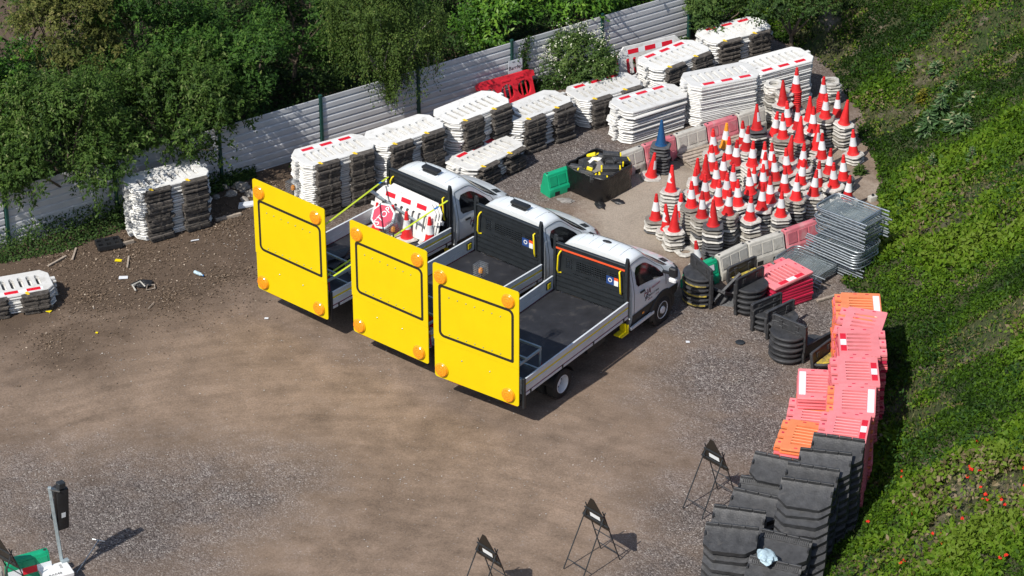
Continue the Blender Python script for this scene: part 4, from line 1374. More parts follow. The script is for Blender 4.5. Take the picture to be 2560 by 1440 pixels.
def make_truck():
    t = thing('tipper_truck', 'white cab dropside truck', 'truck')
    # chassis
    m = MB()
    for s in (-1, 1):
        m.box((.9, s * .38, .62), (5.0, .08, .18))
    for x in (-1.35, -.5, .9, 2.2):
        m.box((x, 0, .62), (.08, .68, .12))
    m.box((0, 0, .36), (.14, 1.5, .14)).box((1.6, -.62, .55), (.7, .32, .28)).box((1.3, .62, .55), (.5, .3, .3))
    m.box((4.1, 0, .62), (1.2, 1.5, .36))
    m.build('chassis', MT['dark_steel'], t)
    # bed
    MB().box((.49, 0, .875), (3.98, 1.98, .05)).build('bed_floor', MT['bed'], t, bevel=.004)
    m = MB()
    for k in range(9):
        m.box((-1.35 + k * .46, 0, .81), (.07, 1.96, .075))
    m.build('cross_bearer', MT['dark_steel'], t)
    for s in (-1, 1):
        p = link('side_panel', None, t, (0, s * 1.015, 0))
        MB().box((.49, 0, 1.150), (3.98, .030, .175)).box((.49, s * .004, 1.244), (3.98, .042, .018)).build('upper_plank', MT['alu'], p, bevel=.003)
        MB().box((.49, 0, .985), (3.98, .030, .145)).box((.49, s * .008, 1.060), (3.98, .034, .010)).build('lower_plank', MT['alu'], p, bevel=.003)
        MB().box((.49, s * .0165, 1.105), (3.97, .003, .042)).build('yellow_tape', MT['yellow_worn'] if False else MT['yellow'], p)
        MB().box((.49, s * .0, .898), (3.98, .022, .024)).build('gap_strip', MT['maroon'], p)
        MB().box((.49, s * .004, .850), (3.98, .034, .060)).build('bottom_rail', MT['alu'], p, bevel=.003)
        for x in (-1.30, -.1, 1.1, 2.3):
            MB().box((x, s * .020, .86), (.05, .014, .09)).build('latch', MT['black'], p)
        MB().box((2.28, -s * .028, 1.09), (.16, .03, .17)).build('handle_recess', MT['black'], p)
        MB().box((2.28, -s * .046, 1.09), (.11, .012, .13)).build('yellow_handle', MT['yellow'], p, bevel=.004)
        MB().box((-1.53, 0, .90), (.07, .07, .74)).build('corner_post', MT['black'], p, bevel=.006)
    tb = link('tailboard', None, t, (-1.54, 0, 0))
    MB().box((0, 0, 1.05), (.03, 1.94, .36)).build('board', MT['alu'], tb, bevel=.003)
    MB().box((-.02, 0, .62), (.10, 1.9, .14)).build('rear_bar', MT['black'], tb, bevel=.01)
    for s in (-1, 1):
        MB().box((-.08, s * .72, .62), (.03, .34, .11)).build('tail_lamp', MT['sign_red'], tb, bevel=.01)
    # headboard
    h = link('headboard', None, t, (2.52, 0, 0))
    for s in (-1, 1):
        MB().plate([(-.05, .42), (.05, .42), (.05, 2.20), (.015, 2.32), (-.015, 2.32), (-.05, 2.20)], [circ(0, 2.27, .012, 8)[::-1]], -.035, .035,
                   Matrix.Translation((0, s * .965, 0)) @ Matrix.Rotation(math.pi / 2, 4, 'X')).build('post', MT['black'], h, bevel=.005)
    TX = Matrix(((0, 0, 1, 0), (1, 0, 0, 0), (0, 1, 0, 0), (0, 0, 0, 1)))       # plate (x,y,z) -> (y,z,x)
    # ribbed lower planks
    z = .905
    k = 0
    for hgt in (.125, .125, .125, .125):
        m = MB()
        m.plate(rrect(-.925, z, .925, z + hgt - .012, .01, 1), (), -.02, .012, TX)
        m.plate(rrect(-.90, z + .025, .90, z + hgt - .04, .01, 1), (), -.038, -.0205, TX)
        m.build('plank', MT['black'], h)
        z += hgt
    # panel with vent slots row and mesh windows
    holes = []
    for i in range(17):
        yy = .46 - i * .052
        holes.append(rrect(yy - .019, z + .045, yy + .019, z + .072, .004, 1)[::-1])
    MB().plate(rrect(-.925, z, .925, z + .11, .006, 1), holes, -.012, .012, TX).build('slotted_plank', MT['black'], h)
    z += .11
    holes = []

    def meshwin(y0, y1, n, mrows):
        for a in range(n):
            for b in range(mrows):
                cy, cz = y0 + (y1 - y0) * (a + .5) / n, z + .05 + b * .052
                holes.append(rrect(cy - .0165, cz, cy + .0165, cz + .036, .003, 1)[::-1])
    meshwin(.50, .68, 4, 5)
    meshwin(-.42, .40, 18, 5)
    meshwin(-.72, -.50, 5, 5)
    MB().plate(rrect(-.925, z, .925, z + .34, .006, 1), holes, -.010, .010, TX).build('mesh_panel', MT['black'], h, smooth=0)
    z += .34
    for hgt in (.11, .13):
        m = MB()
        m.plate(rrect(-.925, z, .925, z + hgt - .01, .01, 1), (), -.02, .012, TX)
        m.plate(rrect(-.90, z + .03, .90, z + hgt - .035, .01, 1), (), -.034, -.0205, TX)
        m.build('plank', MT['black'], h)
        z += hgt
    MB().box((0, 0, z + .02), (.09, 1.87, .05)).build('top_rail', MT['black'], h, bevel=.01)
    for s in (-1, 1):
        yy = s * .80
        MB().tube([(-.02, yy, 1.96), (-.075, yy, 1.95), (-.10, yy + s * .03, 1.86), (-.10, yy + s * .05, 1.50), (-.07, yy + s * .05, 1.41), (-.02, yy, 1.40)], .019, 8).build('grab_handle', MT['yellow'], h, smooth=60)
    MB().plate(rrect(-.62, 1.53, -.42, 1.73, .004, 1), (), -.016, -.012, TX).build('blue_notice', MT['navy'], h)
    MB().plate(circ(-.52, 1.64, .055, 10), [circ(-.52, 1.64, .035, 10)[::-1]], -.0185, -.0165, TX).build('pictogram', MT['white_tape'], h)
    MB().plate(rrect(-.735, 1.53, -.625, 1.66, .004, 1), (), -.016, -.012, TX).build('white_notice', MT['white_tape'], h)
    MB().plate(rrect(-.735, 1.664, -.625, 1.73, .004, 1), (), -.016, -.012, TX).build('orange_notice', MT['orange_tape'], h)
    # cab
    NU, NV = 46, 30
    us = [9.0 * i / NU for i in range(NU + 1)]
    rows = []
    for u in us:
        left = [cab_pt(u, 8.0 * j / NV, 1) for j in range(NV + 1)]
        right = [cab_pt(u, 8.0 * j / NV, -1) for j in range(NV)]
        rows.append(right + left[::-1])
    m = MB().grid(rows)
    K_ = len(rows[0])
    m.f.append(tuple(range(K_)))
    m.m.append(0)
    m.f.append(tuple(reversed(range(NU * K_, NU * K_ + K_))))
    m.m.append(0)
    cab = m.build('cab', MT['vanwhite'], t, smooth=50)
    MB().box((2.688, 0, 1.70), (.012, 1.25, .42)).build('rear_window', MT['glass'], cab, bevel=.003)
    for s in (-1, 1):
        ux = [u_of(x) for x in np.linspace(2.90, 4.00, 20)]

        def vtop(u):
            x = float(np.interp(u, range(len(ST_X)), ST_X))
            return 4.86 - max(0, 2.96 - x) * 3 - max(0, x - 3.80) * 2.4

        def vlow(u):
            x = float(np.interp(u, range(len(ST_X)), ST_X))
            return 4.10 + max(0, 2.95 - x) * 3
        MB().grid(cab_patch(ux, vlow, vtop, s, .006), flip=s > 0).build('side_window', MT['glass'], cab, smooth=60)
        # door outline
        seam = [cab_pt(u_of(2.80), v, s, .003) for v in np.linspace(1.2, 5.2, 12)] + [cab_pt(u_of(x), 5.25, s, .003) for x in np.linspace(2.86, 4.0, 14)] + [cab_pt(u_of(4.08), v, s, .003) for v in np.linspace(4.6, 2.6, 6)]
        MB().tube(seam, .005, 4).build('door_seam', MT['black_plastic'], cab)
        MB().grid(cab_patch([u_of(x) for x in np.linspace(2.705, 4.62, 14)], 0.0, 1.75, s, .012), flip=s > 0).build('sill_cladding', MT['black_plastic'], cab, smooth=60)
        # wheel arch
        rows2 = []
        for a in np.linspace(R(-12), R(192), 19):
            rows2.append([(3.95 + q * math.cos(a), s * yy, .36 + q * math.sin(a)) for q, yy in ((.36, .90), (.40, 1.015), (.49, 1.022), (.515, .985))])
        MB().grid(rows2, flip=s < 0).build('wheel_arch', MT['black_plastic'], cab, smooth=60)
        MB().plate([(3.95 + .42 * math.cos(a), .36 + .42 * math.sin(a)) for a in np.linspace(0, 2 * math.pi, 21)[:-1]], (), -.004, .004, Matrix.Translation((0, s * 1.004, 0)) @ Matrix.Rotation(math.pi / 2, 4, 'X')).build('arch_liner', MT['black_plastic'], cab)
        MB().box((3.10, s * 1.01, .47), (.95, .05, .07)).build('step_plate', MT['alu'], cab, bevel=.005)
        MB().box((3.14, s * 1.012, .66), (.075, .012, .05)).build('side_marker', MT['amber'], cab, bevel=.004)
        MB().bar(cab_pt(u_of(3.00), 3.55, s, .02), cab_pt(u_of(3.17), 3.62, s, .02), .03, .045).build('door_handle', MT['black_plastic'], cab, bevel=.006)
        mr = link('mirror', None, t, cab_pt(u_of(4.00), 4.5, s, 0))
        MB().bar((0, 0, .02), (.04, s * .16, .0), .06, .05).build('mirror_arm', MT['black_plastic'], mr)
        MB().box((.06, s * .25, .04), (.13, .20, .24)).build('mirror_shell', MT['black_plastic'], mr, bevel=.03)
        MB().box((.05, s * .25, -.16), (.12, .19, .12)).build('mirror_lower', MT['rim'], mr, bevel=.03)
        MB().grid(cab_patch([u_of(x) for x in np.linspace(4.60, 4.90, 6)], 4.2, 5.6, s, .007), flip=s > 0).build('headlight', MT['glass'], cab, smooth=60)
        # printed door lettering
        Tm = (math.pi / 2, 0, 0) if s < 0 else (math.pi / 2, 0, math.pi)

        def on_door(x, z):
            vv = np.linspace(2, 4.3, 60)
            pts = [cab_pt(u_of(x), v, s, .006) for v in vv]
            return min(pts, key=lambda p: abs(p[2] - z))
        q = lambda x: x if s < 0 else 6.95 - x
        for (nm, body, x, z, sz, mt, sh) in (('logo', 'HA', 3.30, 1.10, .21, 'maroon', .25), ('company_name', 'HIGHWAY', 3.66, 1.14, .075, 'maroon', 0), ('phone_number', '0330 6 17 3838', 3.58, .985, .062, 'ink', 0), ('web_address', 'www.ha          .co.uk', 3.56, .895, .052, 'maroon', 0)):
            text_part(nm, body, sz, MT[mt], cab, on_door(q(x), z), Tm, .001, 'CENTER', sh)
        m = MB()
        for k in range(3):
            pts = [on_door(q(3.22 + .17 * f), 1.00 - .035 * k + .04 * math.sin(f * 3.1)) for f in np.linspace(0, 1, 5)]
            m.tube(pts, .006, 4)
        m.build('logo_stripe', MT['ink'], cab)
    # windscreen, cowl, roof details
    rows3 = []
    for u in np.linspace(u_of(3.38), u_of(4.16), 9):
        rows3.append([cab_pt(u, v, -1, .006) for v in np.linspace(5.75, 8, 7)] + [cab_pt(u, v, 1, .006) for v in np.linspace(8, 5.75, 7)][1:])
    MB().grid(rows3).build('windscreen', MT['glass'], cab, smooth=60)
    rows3 = []
    for u in np.linspace(u_of(4.17), u_of(4.30), 4):
        rows3.append([cab_pt(u, v, -1, .008) for v in np.linspace(5.9, 8, 7)] + [cab_pt(u, v, 1, .008) for v in np.linspace(8, 5.9, 7)][1:])
    MB().grid(rows3).build('cowl', MT['black_plastic'], cab, smooth=60)
    for s in (-1, 1):
        MB().grid(cab_patch([u_of(x) for x in np.linspace(4.36, 4.60, 5)], 6.25, 6.7, s, .006), flip=s > 0).build('bonnet_vent', MT['black_plastic'], cab, smooth=60)
    MB().lathe([(.10, -.02), (.095, .012), (.06, .026), (.02, .03)], 16, Matrix.Translation((3.12, -.02, 2.168)) @ Matrix.Diagonal((.62, 1.25, 1, 1))).build('roof_pod', MT['black_plastic'], cab, smooth=60)
    for s in (-1, 1):
        MB().add([(-.05, -.02, 0), (.05, -.03, 0), (.05, .03, 0), (-.05, .02, 0), (-.04, 0, .045)], [(0, 1, 4), (1, 2, 4), (2, 3, 4), (3, 0, 4), (3, 2, 1, 0)], Matrix.Translation((3.26, s * .60, 2.098))).build('roof_marker', MT['black_plastic'], cab)
    MB().tube([(3.22, .40, 2.13), (3.16, .40, 2.22), (3.06, .40, 2.27)], .008, 5).build('aerial', MT['black_plastic'], cab)
    for y in (-.55, -.28, 0, .28, .55):
        MB().tube([cab_pt(u_of(x), 8 - abs(y) / .46 if abs(y) < .46 else 7 - (abs(y) - .46) / .33, 1 if y > 0 else -1, .002) for x in np.linspace(2.80, 3.22, 6)], .012, 5).build('roof_rib', MT['vanwhite'], cab, smooth=60)
    # wheels
    for s in (-1, 1):
        wheel_part(t, 3.95, s * .905, s)
        wheel_part(t, 0.0, s * .865, s, True)
        rows2 = []
        for a in np.linspace(R(20), R(165), 12):
            rows2.append([(.42 * math.cos(a), s * yy, .34 + .42 * math.sin(a)) for yy in (.62, 1.0)])
        MB().grid(rows2).build('mudguard', MT['black_plastic'], t, smooth=60)
    MB().box((2.30, -.98, .50), (.28, .22, .03)).box((2.42, -.98, .60), (.03, .22, .20)).build('yellow_step', MT['yellow'], t)
    return t


TRUCK = make_truck()


def place_truck(o, loc, ang, label):
    o.location = (loc[0], loc[1], 0)
    o.rotation_euler = (0, 0, R(ang))
    tag(o, label, 'truck', 'parked dropside trucks')
    return o


T3 = (.31, -4.22, 54.6)
T2 = (-1.70, -2.33, 50.0)
T1 = (-3.82, -.56, 49.0)
tr3 = TRUCK
tr2 = copy_tree(TRUCK)
tr1 = copy_tree(TRUCK)
place_truck(tr3, T3, T3[2], 'white cab dropside truck with empty black bed, nearest the gravel, orange strip on headboard')
place_truck(tr2, T2, T2[2], 'white cab dropside truck with empty bed, the middle one of three')
place_truck(tr1, T1, T1[2], 'white cab dropside truck loaded with barriers and cones, nearest the fence')
for o in (tr3,):
    hb = [c for c in o.children if c.name.startswith('headboard')][0]
    MB().box((-.048, 0, 2.02), (.006, 1.85, .045)).build('orange_strip', MT['orange_tape'], hb)
for o in (tr1, tr2):
    cb = [c for c in o.children if c.name.startswith('cab')][0]
    lb = MB().box((2.90, 0, 2.195), (.10, .42, .05)).box((2.95, 0, 2.255), (.17, .50, .07))
    lb.build('light_bar', MT['black_plastic'], cb, bevel=.03, segs=2)


# ---------------------------------------------------------------- yellow light boards
def make_board():
    b = thing('light_board', 'yellow board', 'light board')
    W, H = 2.25, 2.83
    S0 = .94                       # seam between the two sheets
    TB = Matrix(((0, 0, -1, 0), (-1, 0, 0, 0), (0, 1, 0, 0), (0, 0, 0, 1)))     # plate x -> -y (right), y -> z, z -> backwards (-x)
    hw = W / 2
    MB().plate(rrect(-hw, S0, hw, H, (.004, .004, .06, .06), 4), (), 0, .024, TB).build('upper_sheet', MT['board'], b)
    MB().plate(rrect(-hw + .015, 0, hw - .005, S0 - .004, (.06, .06, .004, .004), 4), (), -.006, .016, TB).build('lower_sheet', MT['board'], b)
    o = rrect(-hw + .14, H - 1.78, hw - .13, H - .48, (.14, .05, .14, .08), 6)
    i = rrect(-hw + .205, H - 1.715, hw - .195, H - .545, (.09, .025, .09, .045), 6)
    MB().plate(o, [i[::-1]], .0242, .0262, TB).build('border', MT['ink'], b)
    for (x, z) in ((-hw + .21, H - .29), (hw - .27, H - .29), (-hw + .21, .22), (hw - .27, .22)):
        l = link('beacon', None, b, (0, 0, 0))
        T = TB @ Matrix.Translation((x, z, .024))
        MB().lathe([(.172, -.01), (.172, .016), (.165, .022)], 24, T).build('bezel', MT['amber_dark'], l, smooth=40)
        lens = MB().lathe([(.160, .018), (.158, .040), (.145, .054), (.12, .060), (.105, .057), (.08, .066), (.055, .062), (.03, .070), (.01, .070)], 24, T)
        for k in range(8):
            a = k * math.pi / 4 + .2
            lens.bar((.03 * math.cos(a), .03 * math.sin(a), .064), (.15 * math.cos(a), .15 * math.sin(a), .058), .004, .008, T)
        lens.build('lens', MT['amber'], l, smooth=25)
    for r_ in (0, 1):
        for k in range(7):
            x = -.70 + k * .225
            MB().lathe([(.014, 0), (.014, .008), (.008, .016)], 8, TB @ Matrix.Translation((x, (H - .74) if r_ == 0 else (H - 1.66), .024))).build('bolt', MT['steel'], b)
    for (x, z) in ((-.38, .62), (.36, .62)):
        MB().lathe([(.016, 0), (.016, .008), (.008, .018)], 8, TB @ Matrix.Translation((x, z, .016))).build('bolt', MT['steel'], b)
    # stand in the truck bed (x forward, board at x = 0)
    f = MB()
    z0, z1 = .30, .88
    for y in (-.86, .0, .86):
        f.bar((.12, y - .1, z1), (1.02, y - .1, z1), .05, .05)
        f.bar((.14, y - .1, z0 + .02), (1.02, y - .1, z0 + .02), .05, .05)
        f.bar((1.0, y - .1, z0 + .045), (1.0, y - .1, z1 - .025), .04, .04)
    for z in (z0 + .07, z1 + .05):
        f.bar((1.0, -.98, z), (1.0, .80, z), .05, .05)
        f.bar((.45, -.98, z), (.45, .80, z), .05, .05)
    f.build('stand', MT['steel_dull'], b, bevel=.003)
    m = MB()
    for y in (-.75, .75):
        m.bar((.06, y, -.02), (.06, y, 2.4), .06, .06)
    for z in (.2, 1.0, 1.7, 2.35):
        m.bar((.06, -.72, z), (.06, .72, z), .05, .05)
    m.build('back_frame', MT['dark_steel'], b)
    MB().bar((.35, -.80, z1 - .03), (.20, -1.0, z0 + .0), .035, .006).bar((1.0, -.90, z1 - .03), (1.05, -1.02, z0 + .02), .035, .006).build('red_strap', MT['redstrap'], b)
    # caged warning lamp
    c = link('caged_lamp', None, b, (.10, -.05, H))
    MB().lathe([(.05, .07), (.055, .08), (.05, .15), (.03, .18)], 10).build('lamp', MT['cone_orange'], c, smooth=40)
    MB().tube([(0, 0, -.4), (0, 0, .07)], .02, 6).build('stem', MT['dark_steel'], c)
    g = MB()
    q = .115
    for k in range(6):
        v = -q + 2 * q * k / 5
        for s in (-1, 1):
            g.bar((v, s * q, .04), (v, s * q, .27), .005, .005)
            g.bar((s * q, v, .04), (s * q, v, .27), .005, .005)
        g.bar((v, -q, .27), (v, q, .27), .005, .005)
        g.bar((-q, v, .272), (q, v, .272), .005, .005)
        zz_ = .04 + .23 * k / 5
        g.tube([(-q, -q, zz_), (q, -q, zz_), (q, q, zz_), (-q, q, zz_)], .0035, 4, True)
    g.build('cage', MT['steel'], c, smooth=0)
    return b


BOARD = make_board()
GBd = 'yellow light boards on the truck tails'
bd2, bd1 = copy_tree(BOARD), copy_tree(BOARD)
for o, T, ly, wd in ((BOARD, T3, .13, 'blank yellow board with four amber beacons on the truck nearest the gravel'), (bd2, T2, -.13, 'blank yellow board with four amber beacons on the middle truck'), (bd1, T1, .06, 'blank yellow board with four amber beacons on the truck nearest the fence')):
    a = R(T[2])
    lx = -1.66
    o.location = (T[0] + lx * math.cos(a) - ly * math.sin(a), T[1] + lx * math.sin(a) + ly * math.cos(a), .62)
    o.rotation_euler = (0, 0, a)
    tag(o, wd, 'light board', GBd)


def on_truck(T, x, y, z):
    a = R(T[2])
    return Vector((T[0] + x * math.cos(a) - y * math.sin(a), T[1] + x * math.sin(a) + y * math.cos(a), z))


# load of the first truck
def strap(label, p, q, f0, f1):
    d = q - p
    t = thing('ratchet_strap', label, 'strap', p)
    MB().bar((0, 0, 0), d * f0, .05, .006).bar(d * f1, d, .05, .006).build('webbing', MT['lime'], t)
    MB().bar(d * f0, d * f1, .052, .008).build('blue_patch', MT['blue'], t)
    MB().bar(d * 1.0, d * 1.03, .03, .012).build('hook', MT['steel'], t)
    return t


strap('lime strap from board to the fence-side headboard post', on_truck(T1, -1.5, -.70, 2.75), on_truck(T1, 2.45, .93, 1.92), .86, .90)
strap('lime strap from board to the headboard post beside the door', on_truck(T1, -1.5, -1.1, 1.70), on_truck(T1, 2.45, -.95, 1.95), .88, .92)
strap('short lime strap across the board stand behind the first board', on_truck(T1, -1.45, -.75, 1.52), on_truck(T1, -.2, -.75, 1.64), .80, .84)
GL = 'barriers carried in the first truck'
for k in range(3):
    q = on_truck(T1, 2.30 - k * .09, .02 + k * .04, .92 + .46)
    wb = white_barrier(['white barrier leaning on the headboard in the loaded truck', 'second white barrier in the loaded truck bed', 'foremost white barrier in the loaded truck, red and white band'][k], q, (R(72), 0, R(T1[2] - 90 + (k - 1) * 2)), GL, k == 2, True, False)
    wb.rotation_euler = (R(72), 0, R(T1[2] - 90 + (k - 1) * 2))
    wb.scale = (.92, .92, .92)
q = on_truck(T1, 1.96, .80, 1.66)
stt = thing('steel_strut', 'flat steel strut laid across the barriers in the loaded truck', 'strut', q)
e = on_truck(T1, 1.93, -.55, 1.42) - q
MB().bar((0, 0, 0), e, .06, .02).build('flat_bar', MT['steel_dull'], stt)
MB().bar((0, 0, .01), e * -.18, .09, .03).build('bracket', MT['steel'], stt)
GT = 'cones carried in the first truck'
for (px, py, z, bz, sl, lab) in ((943, 507, 1.72, 0, None, 'plain red cone in the loaded truck beside the stop sign'), (982, 513, 1.68, 2, 's', 'striped cone behind the wire cage in the loaded truck'), (1016, 529, 1.62, 2, 's', 'striped cone in the middle of the loaded truck bed'), (1074, 542, 1.62, 0, 's', 'striped cone near the side rail of the loaded truck')):
    c = G(px, py, z)
    cone(lab, (c.x, c.y, z - .72), random.uniform(0, 1), 's', sl, 'w', GT)
    for k in range(bz):
        cone('cone base %s under the %s' % (['just', 'second'][k], lab), (c.x + .01, c.y, z - .72 - CP * (k + 1)), random.uniform(0, 1), None, None, 'w', GT)
c = G(957, 540, 1.50)
rq = Vector((-.38, -.72, .58)).to_track_quat('Z', 'Y') @ Matrix.Rotation(R(48), 3, 'Z').to_quaternion()
ss = thing('stop_sign', 'red stop sign leaning in the bed of the loaded truck', 'sign', c, rq.to_euler())
octo = [(.30 * math.cos(R(22.5 + 45 * k)), .30 * math.sin(R(22.5 + 45 * k))) for k in range(8)]
MB().plate([(a * 1.08, b * 1.08) for a, b in octo], (), -.012, -.004).build('grey_rim', MT['steel_dull'], ss)
MB().plate(octo, (), -.003, .003).build('white_border', MT['white_tape'], ss)
MB().plate([(a * .92, b * .92) for a, b in octo], (), .0035, .005).build('red_face', MT['sign_red'], ss)
text_part('lettering', 'STOP', .21, MT['white_tape'], ss, (0, 0, .0065), (0, 0, R(12)), .0008)


def lump(name, mtl, loc, size, seed, label, cat, group=None, flat=.5):
    rn = random.Random(seed)
    bm = bmesh.new()
    bmesh.ops.create_icosphere(bm, subdivisions=3, radius=1)
    for v in bm.verts:
        n = noise.noise(v.co * 1.6 + Vector((seed * 3.1, seed, 0))) * .45 + noise.noise(v.co * 4.0 + Vector((0, seed * 2.3, 4))) * .2
        v.co *= 1 + n
        v.co.z = max(v.co.z * flat, -.12)
        v.co = Vector((v.co.x * size[0], v.co.y * size[1], v.co.z * size[2]))
    me = bpy.data.meshes.new(name)
    bm.to_mesh(me)
    bm.free()
    me.materials.append(mtl)
    me.shade_smooth()
    me.set_sharp_from_angle(angle=R(38))
    return tag(link(name, me, None, loc, (0, 0, rn.uniform(0, 3))), label, cat, group)


q = on_truck(T1, -.05, .45, .95)
lump('black_bag', MT['bag'], q, (.62, .42, .42), 3, 'black plastic sacks heaped in the bed of the loaded truck', 'bag')
q = on_truck(T1, .25, -.35, .93)
lump('black_bag', MT['grey_cloth'], q, (.40, .30, .30), 8, 'grey dust sheet bundled behind the stand in the loaded truck', 'sheet')
q = on_truck(T2, -1.25, -.98, 1.40)
bs = thing('road_sign', 'small red and white sign between the second and third yellow boards', 'sign', q, (R(80), 0, R(-35)))
MB().plate(rrect(-.2, -.2, .2, .2, .03, 2), (), -.006, 0).build('panel', MT['white_tape'], bs)
MB().plate(rrect(-.16, -.12, .16, .16, .02, 2), (), .0005, .002).build('red_face', MT['sign_red'], bs)

# ================================================================ WATER-FILLED BARRIERS
def water_barrier(label, a, b, mkey, group, ztop=.60, strips=None, length=None):
    """a, b: the two ends of the top edge in the photograph"""
    A, B = G(*a, ztop), G(*b, ztop)
    e = B - A
    L_ = length or e.length - .02
    ang = math.atan2(e.y, e.x)
    c = (A + B) / 2
    t = thing('water_barrier', label, 'water barrier', (c.x, c.y, 0), ang, group)
    h = L_ / 2
    # cross-section (y, z), front and back alike
    sec = [(.20, 0), (.20, .20), (.165, .235), (.085, ztop - .03), (.07, ztop)]
    m = MB()
    rows = []
    for s, xs in ((-1, -1), (1, 1)):
        pass
    xs = [-h, -h * .62, -h * .60, -h * .22, -h * .20, h * .20, h * .22, h * .60, h * .62, h]
    dep = [0, 0, 0, 0, 0, 0, 0, 0, 0, 0]
    prof_ = [(y, z) for y, z in sec] + [(-y, z) for y, z in reversed(sec)]
    rows = []
    for k, x in enumerate(xs):
        taper = .0
        rows.append([(x, y, z) for y, z in prof_])
    m.grid(rows, flip=True)
    n = len(prof_)
    base = 0
    m.f.append(tuple(range(n)))
    m.m.append(0)
    m.f.append(tuple(reversed(range((len(xs) - 1) * n, len(xs) * n))))
    m.m.append(0)
    m.build('body', MT[mkey], t, bevel=.012, smooth=40)
    # recessed-look panels standing proud, fork pockets and fill caps
    for s in (-1, 1):
        for k in (-1, 0, 1):
            x0, x1 = k * h * .62 - h * .26, k * h * .62 + h * .26
            y0, z0, y1, z1 = .158, .27, .098, ztop - .07
            q = .010
            MB().add([(x0, s * (y0 + q), z0), (x1, s * (y0 + q), z0), (x1, s * (y1 + q), z1), (x0, s * (y1 + q), z1), (x0, s * (y0 - .03), z0), (x1, s * (y0 - .03), z0), (x1, s * (y1 - .03), z1), (x0, s * (y1 - .03), z1)],
                     [(0, 1, 2, 3), (0, 4, 5, 1), (1, 5, 6, 2), (2, 6, 7, 3), (3, 7, 4, 0)] if s < 0 else [(3, 2, 1, 0), (1, 5, 4, 0), (2, 6, 5, 1), (3, 7, 6, 2), (0, 4, 7, 3)]).build('rib_panel', MT[mkey], t)
        for k in (-.45, .45):
            MB().box((k * h, s * .1985, .055), (h * .34, .006, .11)).build('fork_pocket', MT['black_plastic'], t)
    for k in (-.86, .86):
        MB().lathe([(.032, 0), (.028, .008), (.01, .009)], 12, Matrix.Translation((k * h, 0, ztop))).build('fill_cap', MT['dark_steel'], t)
    if strips:
        w = .30
        for k, mk in enumerate(strips):
            x = -len(strips) * w / 2 + (k + .5) * w
            y0, z0, y1, z1 = .1875, .36, .142, .50
            q = .026
            MB().add([(x - w / 2 + .002, -(y0 - .05 + q), z0), (x + w / 2 - .002, -(y0 - .05 + q), z0), (x + w / 2 - .002, -(y1 - .035 + q), z1), (x - w / 2 + .002, -(y1 - .035 + q), z1)], [(0, 1, 2, 3)]).build('reflective_strip', MT[mk], t)
    return t


GW = 'water-filled plastic barriers round the cones'
water_barrier('faded grey water barrier at the cab end of the back row, behind the junk crate', (1528, 392), (1604, 364), 'wb_grey', GW)
water_barrier('faded pink water barrier behind the blue cone', (1606, 363), (1684, 337), 'wb_pink', GW)
water_barrier('faded grey water barrier between the two pink ones in the back row', (1686, 336), (1761, 312), 'wb_grey', GW)
water_barrier('faded pink water barrier behind the wooden pallets', (1763, 311), (1839, 287), 'wb_pink', GW)
water_barrier('faded grey water barrier at the bank end of the back row', (1841, 286), (1908, 264), 'wb_grey', GW)
water_barrier('faded grey water barrier next to the green one in the front row', (1792, 640), (1863, 606), 'wb_grey', GW)
water_barrier('faded grey water barrier in the middle of the front row', (1866, 607), (1955, 578), 'wb_grey', GW)
water_barrier('pink and grey water barrier in the front row beside the steel gates', (1957, 576), (2042, 546), 'wb_pink', GW)
GG = 'green water-filled barriers'
water_barrier('green water barrier beside the black junk crate', (1362, 436), (1432, 412), 'green', GG, .58)
water_barrier('green water barrier with red and white band in front of the right truck', (1715, 672), (1788, 643), 'green', GG, .58, ('red_tape', 'white_tape'))
water_barrier('green water barrier with red and white band under the traffic light', (12, 1402), (120, 1372), 'green', GG, .70, ('white_tape', 'red_tape', 'white_tape'))
water_barrier('white water barrier cut by the left edge beside the green one', (-70, 1436), (2, 1412), 'wb_grey', GG, .70)


# ================================================================ PALLETS
def pallet(label, px, py, rz, z=0.0):
    c = G(px, py, .14)
    t = thing('wooden_pallet', label, 'pallet', (c.x, c.y, z), rz, 'wooden pallets')
    for k in range(7):
        MB().box((0, 0, 0), (1.16, .105 + random.uniform(-.01, .01), .022)).build('plank', MT['wood'], t, (random.uniform(-.01, .01), -.47 + k * .157, .132 + random.uniform(0, .004)), (0, 0, random.gauss(0, .008)))
    for x in (-.53, 0, .53):
        MB().box((0, 0, 0), (.10, 1.0, .02)).build('stringer', MT['wood'], t, (x, 0, .109))
        for y in (-.45, 0, .45):
            MB().box((0, 0, 0), (.10, .10, .078)).build('block', MT['wood'], t, (x, y, .059))
        MB().box((0, 0, 0), (.10, 1.0, .018)).build('runner', MT['wood'], t, (x, 0, .009))
    return t


pallet('weathered wooden pallet beside the blue cone', 1756, 384, R(30))
pallet('weathered wooden pallet behind the orange cone', 1850, 345, R(31))

